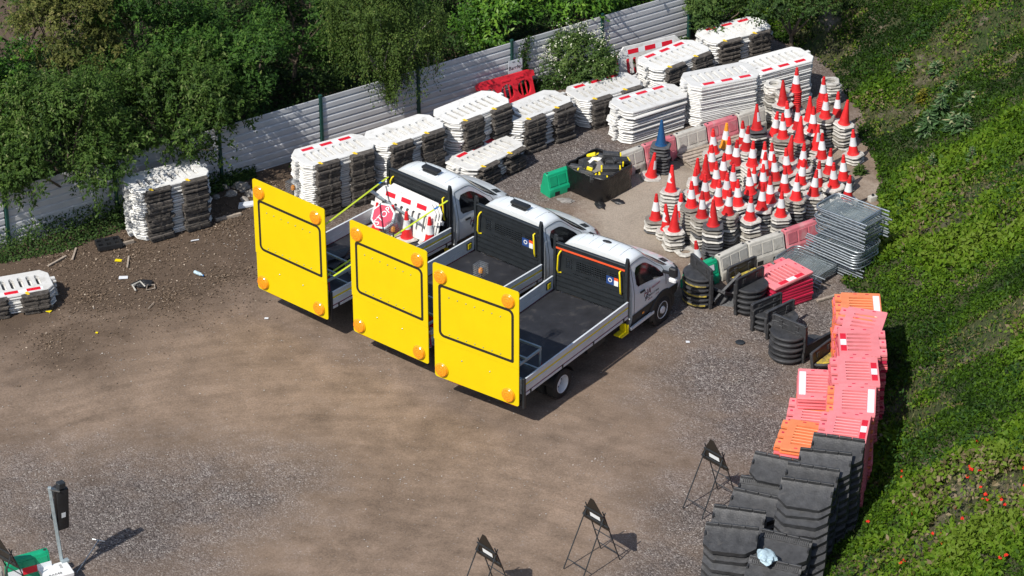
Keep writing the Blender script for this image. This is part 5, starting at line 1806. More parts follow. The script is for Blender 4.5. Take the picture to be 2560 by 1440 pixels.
# ================================================================ JUNK CRATE
c = G(1497, 470)
cr = thing('junk_crate', 'pallet crate wrapped in black film, open top', 'crate', (c.x, c.y, 0), R(-42))
rows = []
nA = 56
for zi, zz_ in enumerate(np.linspace(.02, .66, 9)):
    ring = []
    for k in range(nA):
        a = 2 * math.pi * k / nA
        ca, sa = math.cos(a), math.sin(a)
        p_ = 9.0
        rr_ = (abs(ca / .62) ** p_ + abs(sa / .62) ** p_) ** (-1 / p_)
        w_ = 1 + .03 * noise.noise(Vector((ca * 3, sa * 3, zz_ * 9))) + .012 * math.sin(a * 19 + zi)
        ring.append((ca * rr_ * w_, sa * rr_ * w_, zz_ + .05 * noise.noise(Vector((ca * 2, sa * 2, 5))) * (zi / 8)))
    rows.append(ring + [ring[0]])
MB().grid(rows).build('film_wrap', MT['film'], cr, smooth=40)
rows_i = [[(x * .955, y * .955, z) for x, y, z in r] for r in (rows[-1], rows[6])]
MB().grid(rows_i, flip=True).build('film_lining', MT['film'], cr, smooth=40)
MB().tube([(x * .98, y * .98, z) for x, y, z in rows[-1][:-1]], .022, 5, True).build('film_rim', MT['bag'], cr, smooth=60)
MB().box((0, 0, .48), (1.12, 1.12, .06)).build('infill', MT['grey_cloth'], cr)
GJ = 'road hardware heaped in the junk crate'


def junk_block(label, x, y, z, rz, tilt, ends):
    w = cr.matrix_basis @ Vector((x, y, z))
    t = thing('kerb_block', label, 'block', w, (tilt[0], tilt[1], R(-42) + rz), GJ)
    MB().box((0, 0, 0), (.42, .17, .13)).box((0, 0, .07), (.36, .12, .03)).build('body', MT['rubber'], t, bevel=.012)
    for e in ends:
        MB().box((e * .225, 0, .0), (.045, .15, .12)).build('yellow_end', MT['yellow'], t, bevel=.01)


for q in (('black block with yellow end, topmost at the back of the crate', .05, .40, .78, .75, (.1, .1), (1,)),
          ('black block with yellow end lying below the topmost in the crate', .22, .30, .66, .70, (0, .05), (1,)),
          ('black block with two yellow ends at the near right of the crate', .36, .02, .66, .72, (.1, 0), (-1, 1)),
          ('black block with yellow end under the near right one in the crate', .36, -.06, .52, .80, (0, 0), (-1, 1)),
          ('black block with yellow end at the left of the crate', -.26, -.20, .58, 2.3, (.2, .1), (1,)),
          ('black block with yellow end at the front lip of the crate', -.05, -.42, .55, .5, (0, .2), (-1, 1)),
          ('black block at the front corner of the crate, yellow end up', .36, -.46, .56, .9, (.3, .1), (1,)),
          ('black block flat along the back edge of the crate', -.18, .44, .60, .2, (.1, .0), (-1,)),
          ('black block flat along the fence-side edge of the crate', -.45, .05, .58, 1.5, (.0, .1), (1,)),
          ('black block crossing the middle of the crate, both ends yellow', -.10, -.12, .62, 1.9, (.15, .1), (-1, 1)),
          ('black block at the left front of the crate', -.40, -.38, .57, .3, (.1, -.1), (1,)),
          ('black block leaning on the topmost block of the crate', .30, .44, .70, 1.2, (.3, .2), (1,))):
    junk_block(*q)
w = cr.matrix_basis @ Vector((-.28, .12, .58))
t = thing('plastic_offcut', 'crumpled white plastic panels in the junk crate', 'panel', w, (.15, -.1, .3), GJ)
MB().plate([(-.22, -.14), (.2, -.17), (.24, .12), (-.05, .2), (-.2, .14)], (), 0, .02).build('sheet', MT['white'], t)
MB().plate([(-.16, -.1), (.18, -.12), (.16, .14), (-.12, .16)], (), .03, .05, Matrix.Rotation(.4, 4, 'Z')).build('sheet', MT['white'], t)
w = cr.matrix_basis @ Vector((.02, .02, .62))
t = thing('rubber_sheet', 'grey folded rubber sheet in the middle of the junk crate', 'sheet', w, (.3, .25, .9), GJ)
MB().add([(-.38, -.10, -.1), (-.05, -.16, .0), (.10, .0, .04), (.34, .22, .06), (.05, .10, .10), (-.2, .12, -.02)], [(0, 1, 2, 5), (1, 3, 4, 2), (2, 4, 5)]).build('sheet', MT['grey_cloth'], t)
w = cr.matrix_basis @ Vector((-.42, .20, .70))
t = thing('yellow_bollard', 'short yellow tube sticking out of the junk crate', 'tube', w, (.2, 1.1, -.2), GJ)
MB().lathe([(.045, -.12), (.05, -.1), (.05, .1), (.045, .12)], 12).build('tube', MT['yellow'], t)


# ================================================================ STEEL GATES
def rounded_path(x0, y0, x1, y1, r, n=4):
    return [(p[0], p[1], 0) for p in rrect(x0, y0, x1, y1, r, n)]


m = MB()
# hoop frame rounded at one end, straight legs at the other
hoop = [(.72, -.45, 0)] + [(-.62 + .18 * math.cos(a), -.27 + .18 * math.sin(a), 0) for a in np.linspace(R(270), R(180), 5)] + [(-.62 + .18 * math.cos(a), .27 + .18 * math.sin(a), 0) for a in np.linspace(R(180), R(90), 5)] + [(.72, .45, 0)]
GATE_HOOP = m.tube(hoop, .021, 7).mesh('hoop', MT['steel'], smooth=60)
GATE_BAR = MB().bar((.50, -.43, .0), (.50, .43, 0), .045, .03).mesh('cross_bar', MT['steel'])
m = MB()
for k in range(15):
    y = -.36 + .72 * k / 14
    m.bar((-.74, y, -.004), (.48, y, -.004), .006, .006)
for k in range(5):
    x = -.6 + k * .27
    m.bar((x, -.44, .003), (x, .44, .003), .006, .006)
GATE_MESH = m.mesh('wire_infill', MT['steel_dull'], smooth=0)


def gate(label, loc, rot, group):
    g = thing('steel_gate', label, 'gate', loc, rot, group)
    link('hoop', GATE_HOOP, g)
    link('cross_bar', GATE_BAR, g)
    link('wire_infill', GATE_MESH, g)
    return g


GS = 'galvanised pedestrian gates stacked by the bank'
n = 22
zt_ = 1.58
c = G(2131, 519, zt_)
for k in range(n):
    t = n - 1 - k
    half = 1 if t < 10 else (-1 if t < 17 else 1)
    off = (-.10 if half < 0 else .04) + random.gauss(0, .03)
    a = R(-44)
    gate('galvanised gate, %s of the tall steel stack' % ('topmost' if t == 0 else ORD[t] + ' from top'), (c.x + off * math.cos(a) - (.12 if half < 0 else 0), c.y + off * math.sin(a) - .05 * (half < 0), k * zt_ / n + .03), (random.gauss(0, .012), random.gauss(0, .012), a + (0 if half > 0 else math.pi) + random.gauss(0, .02)), GS)
c = G(2025, 655, .28)
for k in range(4):
    t = 3 - k
    gate('galvanised gate, %s, low steel stack behind red panels' % ('topmost' if t == 0 else ORD[t] + ' from top'), (c.x + .03 * k - .05, c.y, .04 + k * .075), (0, 0, R(-43) + random.gauss(0, .02)), GS)


# ================================================================ RED, PINK AND ORANGE PANELS
# local: x across (.88), y along (1.20), slats run across
def panel_mesh(m, rounded=False):
    n = 5 if rounded else 7
    holes = []
    for k in range(n):
        y = -.40 + .80 * (k + .5) / n
        hh = .040 if rounded else .036
        holes.append(rrect(-.265, y - hh, .255, y + hh, hh * .95, 2)[::-1])
    return MB().plate(rrect(-.44, -.59, .44, .59, .03, 2), holes, 0, .062, bulge=.012).mesh('panel', MT[m], smooth=30)


PANEL = {k: panel_mesh(k) for k in ('pink', 'orange', 'crimson', 'pinkpale', 'orangepale')}
PANEL_R = {k: panel_mesh(k, True) for k in ('pink', 'crimson', 'pinkpale')}
SLAT = {k: MB().box((0, 0, 0), (.52, .034, .040)).mesh('slat', MT[k], .010) for k in ('pink', 'orange', 'crimson', 'pinkpale', 'orangepale')}
LUG = {k: MB().box((0, 0, 0), (.15, .26, .05)).box((.01, .02, .026), (.055, .05, .006), mi=1).mesh('lug', [MT[k], MT['crimson']]) for k in ('pink', 'orange', 'crimson', 'pinkpale', 'orangepale')}  # crimson mark paints in the shade of a square hole in each lug


def plastic_panel(label, loc, rot, mk, group, top=True, lug=None, strip=None, rounded=False, side=1):
    t = thing('slatted_barrier', label, 'barrier panel', loc, rot, group)
    if top:
        mk = {'pink': 'pinkpale', 'orange': 'orangepale'}.get(mk, mk)
    link('panel', (PANEL_R if rounded else PANEL)[mk], t, (0, 0, 0), (0, 0, 0 if side > 0 else math.pi))
    lug = lug or mk
    lug = {'orange': 'orangepale'}.get(lug, lug) if top else lug
    for k in range(3):
        link('lug', LUG[lug], t, (-.50 * side, -.38 + k * .38, .033))
    if top:
        if not rounded:
            for k in range(6):
                link('slat', SLAT[mk], t, (-.005 * side, -.40 + .80 * (k + 1) / 7, .054))
        if strip == 'rw':
            for k, q in enumerate(('red_tape', 'white_tape', 'red_tape')):
                MB().plate(rrect(-.062, -.118, .062, .118, .004, 1), (), 0, .003).build('reflective_strip', MT[q], t, (.335 * side, -.25 + k * .24, .0622))
        elif strip == 'w':
            MB().plate(rrect(-.07, -.46, .07, .46, .006, 1), (), 0, .003).build('reflective_strip', MT['white_tape'], t, (.335 * side, 0, .0622))
        for yy in (-.52, .52):
            for xx in (-.12, .14):
                MB().box((xx, yy, .064), (.07, .02, .012)).build('hinge_slot', MT['crimson'], t)
    return t


GP = 'red, pink and orange barrier panels stacked along the bank'


def panel_stack(desc, px, py, ztop, n, rz, mats_, strip=None, rounded=False, side=1, lug=None, toprot=None):
    c = G(px, py, ztop)
    for k in range(n):
        t = n - 1 - k
        mk = mats_[0] if t == 0 else mats_[1 + (t % (len(mats_) - 1))]
        colr = {'pink': 'pink', 'orange': 'orange', 'crimson': 'crimson'}[mk]
        rr_ = (random.gauss(0, .008), random.gauss(0, .008), rz + random.gauss(0, .012))
        zz_ = k * (ztop - .07) / max(1, n - 1)
        if t == 0 and toprot:
            rr_ = (toprot[0], toprot[1], rz + toprot[2])
            zz_ += .06
        plastic_panel('%s panel, %s, %s' % (colr, 'topmost' if t == 0 else ORD[t] + ' from top', desc), (c.x + random.gauss(0, .010), c.y + random.gauss(0, .010), zz_), rr_, mk, GP,
                      t == 0, lug if t == 0 else None, strip if t == 0 else None, rounded, side)


panel_stack('the farthest panel stack', 2152, 765, 1.55, 20, R(-3), ('orange', 'orange', 'pink', 'orange'), 'w', lug='orange')
panel_stack('the panel stack second from far end, slewed top', 2158, 812, 1.50, 19, R(-4), ('pink', 'pink', 'crimson'), None, True, toprot=(0.03, .02, R(-12)))
panel_stack('the panel stack with rounded slots', 2148, 855, 1.66, 22, R(-3), ('pink', 'pink', 'pink', 'crimson'), 'rw', True, side=-1)
panel_stack('the panel stack just before the rounded-slot one', 2146, 927, 1.70, 23, R(-3), ('pink', 'pink'), 'rw')
panel_stack('the pale panel stack with a white band', 2136, 998, 1.70, 23, R(-8), ('pink', 'pink', 'pink', 'orange'), 'w', lug='orange')
panel_stack('the nearest tall panel stack, above the black ramps', 2118, 1066, 1.72, 24, R(-12), ('pink', 'pink'), 'rw')
panel_stack('the low panel stack on the gravel side', 2046, 958, 1.10, 14, R(-6), ('pink', 'orange', 'pink', 'pink', 'pink'), 'w', lug='orange', side=-1)
panel_stack('the orange panel stack in front of the low one', 2014, 1090, .85, 11, R(-16), ('orange', 'orange', 'orange', 'pink'), None, lug='orange')
panel_stack('the panel stack tucked behind the orange one', 2036, 1030, .80, 10, R(-10), ('pink', 'pink'), None)
panel_stack('the crimson panel stack beside the steel gates', 1956, 688, .62, 8, R(-58), ('pink', 'crimson', 'crimson'), 'rw', lug='pink', toprot=(.05, -.04, .08))


# ================================================================ BLACK RUBBER
# half-moon end piece: half-disc with a standing back wall
def half_moon_meshes():
    r = .42
    arc = [(r * math.cos(a), -r * .92 * math.sin(a)) for a in np.linspace(0, math.pi, 15)]
    out = arc[::-1]
    body = MB().plate(out, (), .065, .13, bulge=.016).plate([(a * .80, b * .80 - .01) for a, b in out], (), 0, .0645)
    wall = MB()
    wall.box((0, .045, .19), (.90, .05, .38))
    for s in (-1, 1):
        wall.box((s * .43, .045, .19), (.06, .075, .39))
    wall.box((0, .045, .385), (.84, .065, .03))
    for k in (-.22, .22):
        wall.box((k, .010, .27), (.10, .025, .12))
    arc2 = [(a * .90, b * .90 - .02) for a, b in out]
    cap = MB().plate(arc2, (), .131, .136)
    return body.mesh('half_disc', MT['rubber'], smooth=35), wall.mesh('back_wall', MT['rubber'], .008), cap.mesh('yellow_face', MT['yellow_worn'], smooth=0)


HM, HW, HY = half_moon_meshes()
yb = MB()
rws = []
for a in np.linspace(R(12), R(120), 12):
    rws.append([(.424 * math.cos(a), -.424 * .92 * math.sin(a), z) for z in (.075, .115)])
HB = yb.grid(rws, flip=True).mesh('yellow_band', MT['yellow_worn'], smooth=60)


def half_moon(label, loc, rot, group, face=False, band=False):
    t = thing('rubber_end_piece', label, 'rubber end piece', loc, rot, group)
    link('half_disc', HM, t)
    link('back_wall', HW, t)
    if face:
        link('yellow_face', HY, t)
    if band:
        link('yellow_band', HB, t)
    return t


GH = 'black rubber half-round end pieces on the gravel'


def moon_stack(desc, px, py, n, rz, pitch=.15, face=False, band=False, sc_=1.0):
    c = G(px, py)
    for k in range(n):
        t = n - 1 - k
        o = half_moon('black half-round piece, %s, %s' % ('topmost' if t == 0 else ORD[t] + ' from top', desc), (c.x + random.gauss(0, .01), c.y + random.gauss(0, .01), k * pitch), (0, 0, rz + random.gauss(0, .02)), GH, face and t == 0, band and k % 2 == 0)


moon_stack('the yellow-banded stack by the truck wheel', 1748, 752, 6, R(-62), .128, band=True)
moon_stack('the stack of five nearest the crimson panels', 1873, 772, 5, R(42), .14)
moon_stack('the low stack beside the stack of five', 1918, 812, 3, R(40), .14)
moon_stack('the low stack in front of the crimson panels', 1950, 830, 3, R(44), .14)
moon_stack('the dark stack nearest the low pink panels', 1966, 893, 5, R(-40), .14)
c = G(1822, 745)
half_moon('black rubber end piece tipped on edge beside the yellow-banded stack', (c.x, c.y, .12), (R(28), R(-32), R(35)), GH)
c = G(1856, 702)
half_moon('black rubber end piece with yellow face in front of the grey water barriers', (c.x, c.y, .10), (0, 0, R(40)), GH, True)
half_moon('black rubber end piece under the yellow-faced one by the water barriers', (c.x + .02, c.y + .02, -.02), (0, 0, R(42)), GH)
c = G(1790, 742)
half_moon('black rubber end piece standing on its side behind the yellow-banded stack', (c.x, c.y, .16), (R(58), 0, R(-40)), GH)
c = G(2033, 880)
half_moon('black rubber end piece with a square hole, near the low pink panels', (c.x, c.y, .05), (R(-15), 0, R(224)), GH)
c = G(2062, 908)
half_moon('black rubber end piece with large yellow half-disc beside the pink panels', (c.x, c.y, .05), (R(-8), 0, R(52)), GH, True)


# straight ramp: wedge with bowed front edge, notched back rim and two square pockets
def ramp_z(f):
    return .40 - .30 * (0.35 * f + 0.65 * f ** 0.75)


def ramp_mesh():
    w, d = .53, .46
    nx, ny = 20, 8
    top = []
    for j in range(ny + 1):
        f = j / ny
        row = []
        for i in range(nx + 1):
            x = -w + 2 * w * i / nx
            cut = max(0, abs(x) - w * .62) / (w * .38)
            y = d / 2 - f * (d + .06 - .15 * cut)
            row.append((x, y, ramp_z(f) + .07 * cut * f + .004 * math.sin(x * 23)))
        top.append(row)
    bot = [[(x, y + (.03 if j_ else 0), z - .095) for x, y, z in r] for j_, r in enumerate(top)]
    m = MB().grid(top, flip=True).grid(bot)
    m.grid([top[-1], bot[-1]], flip=True).grid([top[0], bot[0]])
    m.grid([[r[0] for r in top], [r[0] for r in bot]]).grid([[r[-1] for r in top], [r[-1] for r in bot]], flip=True)
    for sx_ in (-1, 1):                       # side cheeks
        m.box((sx_ * (w - .02), .10, .16), (.035, .20, .30))
    m.box((0, d / 2 - .015, .16), (2 * w - .08, .03, .30))
    return m.mesh('wedge', MT['rubber'], smooth=40)


RAMP = ramp_mesh()
m = MB()
for k in range(4):
    m.box((-.395 + k * .263, .215, .405), (.250, .05, .07))
RIM_ME = m.mesh('notched_rim', MT['rubber'], .006)
POCK = MB().box((0, 0, 0), (.10, .055, .02)).mesh('pocket', MT['ink'], smooth=0)
PFR = MB().plate(rrect(-.065, -.042, .065, .042, .006, 1), [rrect(-.05, -.028, .05, .028, .004, 1)[::-1]], 0, .012).mesh('pocket_frame', MT['rubber'])
GRP = 'black rubber ramps stacked at the yard edge'
m = MB()
for k in range(24):
    m.box((-.46 + k * .04, 0, 0), (.016, .13, .02))
m.box((0, .06, -.004), (.96, .014, .02)).box((0, -.06, -.004), (.96, .014, .02))
GRATE = m.mesh('ribbed_edge', MT['rubber'], smooth=0)


def ramp(label, loc, rot, grate=False):
    t = thing('rubber_ramp', label, 'ramp', loc, rot, GRP)
    link('wedge', RAMP, t)
    link('notched_rim', RIM_ME, t)
    for x in (-.23, .23):
        link('pocket', POCK, t, (x, .02, ramp_z(.45) - .006), (R(29), 0, 0))
        link('pocket_frame', PFR, t, (x, .02, ramp_z(.45) - .002), (R(29), 0, 0))
    if grate:
        link('ribbed_edge', GRATE, t, (0, .16, ramp_z(.12) + .012), (R(34), 0, 0))
    return t


def ramp_stack(desc, px, py, ztop, n, rz, step=.0, dz=.165, grate=False):
    """upper face centre of the top piece at (px, py), ztop = its rim height"""
    c = G(px, py, ztop - .17)
    fx_, fy_ = math.sin(rz), -math.cos(rz)
    for t in range(n):
        z = ztop - .43 - t * dz
        if z < -.12:
            break
        ramp('black ramp, %s, %s' % ('topmost' if t == 0 else ORD[t] + ' from top', desc), (c.x + fx_ * step * t + random.gauss(0, .014), c.y + fy_ * step * t + random.gauss(0, .014), max(z, -.03)), (random.gauss(0, .02), random.gauss(0, .02), rz + random.gauss(0, .025)), grate and t == 0)


ramp_stack('ramp stack under the nearest pink panels', 2092, 1122, 1.92, 10, R(-15), .03)
ramp_stack('ramp stack beside the upper one', 2062, 1157, 1.84, 10, R(-14), .03)
ramp_stack('long upper row of ramps, gravel end', 1942, 1172, 1.46, 8, R(-17), .03)
ramp_stack('upper row of ramps, bank end', 2030, 1196, 1.76, 9, R(-15), .03)
ramp_stack('stepped ramp stack in the middle', 2014, 1234, 1.74, 9, R(-13), .10, .15)
ramp_stack('ramp stack left of the stepped one', 1888, 1264, 1.00, 5, R(-22), .04)
ramp_stack('low ramp pair behind the leftmost stacks', 1910, 1232, 1.12, 6, R(-17), .03, grate=True)
ramp_stack('middle gravel-side ramp stack', 1848, 1302, 1.05, 6, R(-14), .03)
ramp_stack('near gravel-side ramp stack', 1828, 1346, 1.25, 7, R(-12), .06, .17)
ramp_stack('ribbed ramp stack behind the pale blue bag', 1958, 1368, 1.05, 6, R(-20), .05, grate=True)
ramp_stack('nearest ribbed ramp stack', 1930, 1436, .95, 5, R(-20), .05, grate=True)
c = G(1915, 1392, .98)
lump('plastic_bag', MT['blue_bag'], c, (.24, .17, .14), 5, 'pale blue clear plastic bag lying on the black ramps', 'bag', flat=.8)


# ================================================================ SIGNS ON FRAMES, TRAFFIC LIGHT
def frame_sign(label, px, py, rz, group, sticker=True):
    c = G(px, py)
    t = thing('road_sign', label, 'road sign', (c.x, c.y, 0), rz, group)
    # local: x along the plate, y = way it faces (away from the viewer)
    TP = Matrix.Translation((0, .02, .92)) @ Matrix.Rotation(R(90 + 12), 4, 'X')
    tri = []
    for (vx, vy) in ((-.42, 0), (.42, 0), (0, .73)):
        dx, dy = -vx, .24 - vy
        l = math.hypot(dx, dy)
        ux, uy = dx / l, dy / l
        for s in (-1, 1):
            tri.append((vx + ux * .06 + s * uy * .045 * (1 if True else 1), vy + uy * .06 - s * ux * .045))
    ctr = (0, .24)
    tri.sort(key=lambda p: math.atan2(p[1] - ctr[1], p[0] - ctr[0]))
    MB().plate(tri, (), -.004, .004, TP).build('plate', MT['ink'], t)
    MB().plate([(a * .98, b * .98 + .005) for a, b in tri], [[(a * .76, (b - .24) * .76 + .24) for a, b in tri][::-1]], -.0075, -.0055, TP).build('red_border', MT['sign_red'], t)
    MB().plate([(a * .75, (b - .24) * .75 + .24) for a, b in tri], (), -.0075, -.0055, TP).build('white_face', MT['white_tape'], t)
    for (y, hw) in ((.10, .36), (.34, .26)):
        MB().bar((-hw, y, .014), (hw, y, .014), .03, .02, TP).build('stiffener', MT['dark_steel'], t)
    for s in (-1, 1):
        MB().tube([(s * .24, .02, 1.30), (s * .27, -.62, .0)], .013, 6).build('rear_leg', MT['dark_steel'], t)
        MB().tube([(s * .24, -.06, 1.36), (s * .27, .42, .0)], .013, 6).build('front_leg', MT['dark_steel'], t)
    MB().tube([(-.265, -.52, .20), (.265, -.52, .20)], .010, 6).build('cross_tie', MT['dark_steel'], t)
    MB().tube([(-.265, .36, .18), (.265, .36, .18)], .010, 6).build('cross_tie', MT['dark_steel'], t)
    MB().tube([(-.26, .20, .60), (.26, .20, .60)], .010, 6).build('cross_tie', MT['dark_steel'], t)
    if sticker:
        MB().plate(rrect(-.14, -.05, .14, .05, .004, 1), (), .0045, .006, TP @ Matrix.Translation((0, .20, 0))).build('white_label', MT['white_tape'], t)
    return t


GF = 'triangular road signs on folding frames, seen from behind'
frame_sign('black-backed triangular road sign nearest the ramps', 1783, 1255, R(-47), GF)
frame_sign('black-backed triangular road sign, middle of the three on the dirt', 1488, 1405, R(-47), GF)
frame_sign('black-backed triangular road sign cut by the bottom edge', 1222, 1497, R(-47), GF)
frame_sign('black folding sign frame cut by the lower left corner', 22, 1500, R(-40), GF, False)

bx = G(140, 1424, .40)
tl = thing('traffic_light', 'portable traffic light on a white battery box at the lower left corner', 'traffic light', (bx.x, bx.y, -.26), R(28))
MB().box((0, 0, .30), (.56, .42, .52)).build('battery_box', MT['box_white'], tl, bevel=.02)
MB().box((-.285, -.05, .40), (.03, .30, .24)).box((.285, -.05, .40), (.03, .30, .24)).build('corner_guard', MT['sign_red'], tl, bevel=.012)
MB().box((0, 0, .60), (.60, .46, .10)).build('lid', MT['box_white'], tl, bevel=.015)
text_part('asset_number', 'BA048', .10, MT['ink'], tl, (-.06, -.14, .6515), (0, 0, 0))
m = MB()
for k in range(5):
    m.box((.13 + .0 * k, .02 + k * .028, .6515), (.06 - .008 * (k % 3), .010, .002))
m.build('printed_notice', MT['ink'], tl)
MB().box((.26, .20, .66), (.16, .10, .06)).build('clamp', MT['steel_dull'], tl, bevel=.006)
# mast leans a little away from the box
top_ = Vector((.02, .34, 2.42))
MB().bar((.24, .25, .2), (.12, .30, 2.40), .07, .07).build('mast', MT['steel_dull'], tl, bevel=.006)
MB().bar((.12, .30, 2.36), (.30, .30, 2.26), .10, .03).build('mast_cap', MT['steel'], tl)
hd = link('signal_head', None, tl, (.34, .36, 1.80), (0, R(4), R(10)))
MB().box((0, 0, 0), (.26, .16, .92)).build('housing', MT['black_plastic'], hd, bevel=.03, segs=2)
for k in (-1, 0, 1):
    T = Matrix.Translation((0, .08, k * .29)) @ Matrix.Rotation(-math.pi / 2, 4, 'X')
    MB().lathe([(.105, 0), (.11, .005), (.11, .015)], 18, T).build('lens', MT['ink'], hd)
    rows = []
    for a in np.linspace(R(-30), R(210), 13):
        rows.append([(.118 * math.cos(a), .085, k * .29 + .118 * math.sin(a)), (.118 * math.cos(a), .085 + .15, k * .29 + .118 * math.sin(a))])
    mm_ = MB().grid(rows)
    mm_.build('visor', MT['black_plastic'], hd, smooth=60)
MB().box((-.02, -.02, .55), (.16, .14, .14)).build('detector', MT['dark_steel'], hd, bevel=.015)
MB().plate(rrect(-.045, -.055, .045, .055, .004, 1), (), 0, .002, Matrix.Translation((-.0, -.0805, -.12)) @ Matrix.Rotation(math.pi / 2, 4, 'X')).build('white_label', MT['white_tape'], hd)
a_, b_ = G(192, 1434), G(248, 1363)
sp = thing('steel_stake', 'thin steel T-bar lying on the gravel beside the traffic light', 'bar', (a_.x, a_.y, .02))
e = b_ - a_
MB().tube([(0, 0, 0), (e.x, e.y, .10)], .012, 6).build('shaft', MT['steel'], sp)
nrm_ = Vector((-e.y, e.x, 0)).normalized() * .14
MB().tube([(e.x + nrm_.x, e.y + nrm_.y, .10), (e.x - nrm_.x, e.y - nrm_.y, .10)], .012, 6).build('handle', MT['steel'], sp)

# ================================================================ LOOSE THINGS ON THE GROUND
GK = 'rubble at the foot of the fence'
for k, (px, py, s_) in enumerate(((604, 470, .24), (578, 486, .16), (632, 486, .2), (560, 470, .14), (612, 500, .12), (650, 470, .13), (540, 494, .12), (700, 500, .11))):
    c = G(px, py)
    lump('rock', MT['rock'], (c.x, c.y, .01), (s_, s_ * .75, s_ * .8), 20 + k, '%s rubble stone between the weathered stack and the first yellow board' % ['largest', 'grey flat', 'broken corner', 'small left', 'small pale', 'small round', 'small dark', 'small front'][k], 'stone', GK, .7)
c = G(612, 515)
tg = tag(MB().plate([(-.2, -.1), (.22, -.12), (.25, .08), (-.1, .12)], (), 0, .05).build('paving_slab', MT['pale_plastic'], None, (c.x, c.y, .01), (0, 0, .4)), 'pale slab piece lying by the rubble stones', 'slab')
c = G(272, 615)
cs = thing('plastic_crate', 'dark plastic crate lying in the weeds by the fence', 'crate', (c.x, c.y, .02), R(20))
MB().plate(rrect(-.30, -.22, .30, .22, .02, 1), [rrect(x - .06, y - .05, x + .06, y + .05, .01, 1)[::-1] for x in (-.2, 0, .2) for y in (-.1, .1)], .0, .10).build('grid_frame', MT['black_plastic'], cs)
for k, (p0, p1, r_, lb) in enumerate((((165, 640), (120, 665), .025, 'short stick on the litter by the weeds'), ((190, 620), (181, 648), .022, 'upright-looking stick on the litter'), ((318, 668), (322, 640), .02, 'thin stake on the litter before the weathered stack'), ((370, 772), (384, 757), .008, 'thin twig on the dirt'), ((2043, 752), (2090, 738), .035, 'weathered plank piece on the gravel by the bank'))):
    A, B = G(*p0, .03), G(*p1, .03)
    tag(MB().bar((0, 0, 0), B - A, r_ * 2, r_ * 1.2).build('stick', MT['wood'], None, A), lb, 'stick', 'sticks lying on the ground')
c = G(358, 712)
lump('rag', MT['bag'], (c.x, c.y, .02), (.22, .15, .16), 31, 'black rag heap on the dirt', 'rag')
c = G(348, 722)
hp = thing('scrap_bracket', 'pale plastic bracket scrap beside the black rag', 'scrap', (c.x, c.y, .03), .6)
MB().tube([(-.13, -.08, 0), (-.12, .1, .06), (.1, .12, .08), (.13, -.06, .02)], .02, 5).build('loop', MT['wb_grey'], hp)
MB().tube([(.08, -.2, 0), (.3, -.22, .0), (.36, -.08, 0), (.2, -.03, .02)], .018, 5, True).build('ring', MT['wood'], hp)
c = G(497, 688)
bt = thing('plastic_bottle', 'clear blue plastic bottle lying on the dirt', 'bottle', (c.x, c.y, .045), (math.pi / 2, 0, .9))
MB().lathe([(.02, -.14), (.042, -.13), (.044, 0), (.042, .06), (.018, .12), (.016, .14)], 12).build('body', MT['blue_bag'], bt)
MB().lathe([(.018, .14), (.018, .165)], 10).build('cap', MT['blue'], bt)
for (px, py, sx_, sy_, mk, lb, rz) in ((296, 652, .09, .05, 'yellow', 'small yellow plastic flake on the litter by the stick', .1), (120, 778, .09, .05, 'yellow', 'yellow plastic scrap below the small barrier stack', -.3), (242, 833, .03, .025, 'yellow', 'tiny yellow fragment on the dirt', 0), (308, 695, .12, .06, 'pale_plastic', 'white paper scrap left of the black rag', .3), (487, 602, .12, .02, 'pale_plastic', 'thin pale strip on the litter', .5), (1719, 856, .05, .035, 'pale_plastic', 'white scrap on the dirt beside the gravel', .2), (666, 797, .05, .03, 'pale_plastic', 'white scrap under the first yellow board', .2)):
    c = G(px, py)
    tag(MB().plate([(-sx_, -sy_), (sx_ * .8, -sy_ * 1.1), (sx_, sy_ * .7), (-sx_ * .7, sy_)], (), 0, .012).build('scrap', MT[mk], None, (c.x, c.y, .012), (.05, .08, rz)), lb, 'scrap')
c = G(1850, 856)
tag(MB().lathe([(.10, 0), (.11, .01), (.09, .02)], 16).build('drain_cover', MT['dark_steel'], None, (c.x, c.y, .0), (0, 0, 0)), 'small round dark cover in the gravel', 'cover')
c = G(2090, 352)
tag(link('fallen_cone', SLV, None, (c.x, c.y, .10), (R(80), R(20), .4)), 'crumpled white cone sleeve lying at the foot of the bank', 'cone sleeve')
for k, (px, py) in enumerate(((1690, 395), (1560, 395), (1415, 502), (1500, 512), (1545, 505))):
    c = G(px, py)
    lump('rag', MT['bag'] if k != 2 else MT['grey_cloth'], (c.x, c.y, .0), (.15 + .03 * k % .1, .11, .10), 50 + k, ['black sacking beside the black cone stack', 'dark crumpled sacking under the back row of water barriers', 'grey rag at the left foot of the junk crate', 'torn film at the near foot of the junk crate', 'black film scrap right of the junk crate'][k], 'sacking')
c = G(2172, 505)
wc = thing('plastic_canister', 'pale plastic canister behind the tall steel gate stack', 'canister', (c.x + .1, c.y + .1, float(bank_z(np.array([c.x + .1]), np.array([c.y + .1]))[0])), .5)
MB().box((0, 0, .12), (.22, .15, .26)).build('can', MT['wb_grey'], wc, bevel=.03, segs=2)
MB().lathe([(.03, .25), (.03, .30)], 8).build('cap', MT['dark_steel'], wc)

# kerb edging along the left
a_, b_ = G(-10, 690, .03), G(640, 525, .03)
for k in range(4):
    f0 = .42 + k * .14
    A, B = a_.lerp(b_, f0), a_.lerp(b_, f0 + .10)
    tag(MB().bar((0, 0, 0), B - A, .07, .07).build('timber_edging', MT['wood'], None, A), 'weathered edging timber, %s from left below the weathered stack' % ['first', 'second', 'third', 'fourth'][k], 'timber', 'edging timbers')


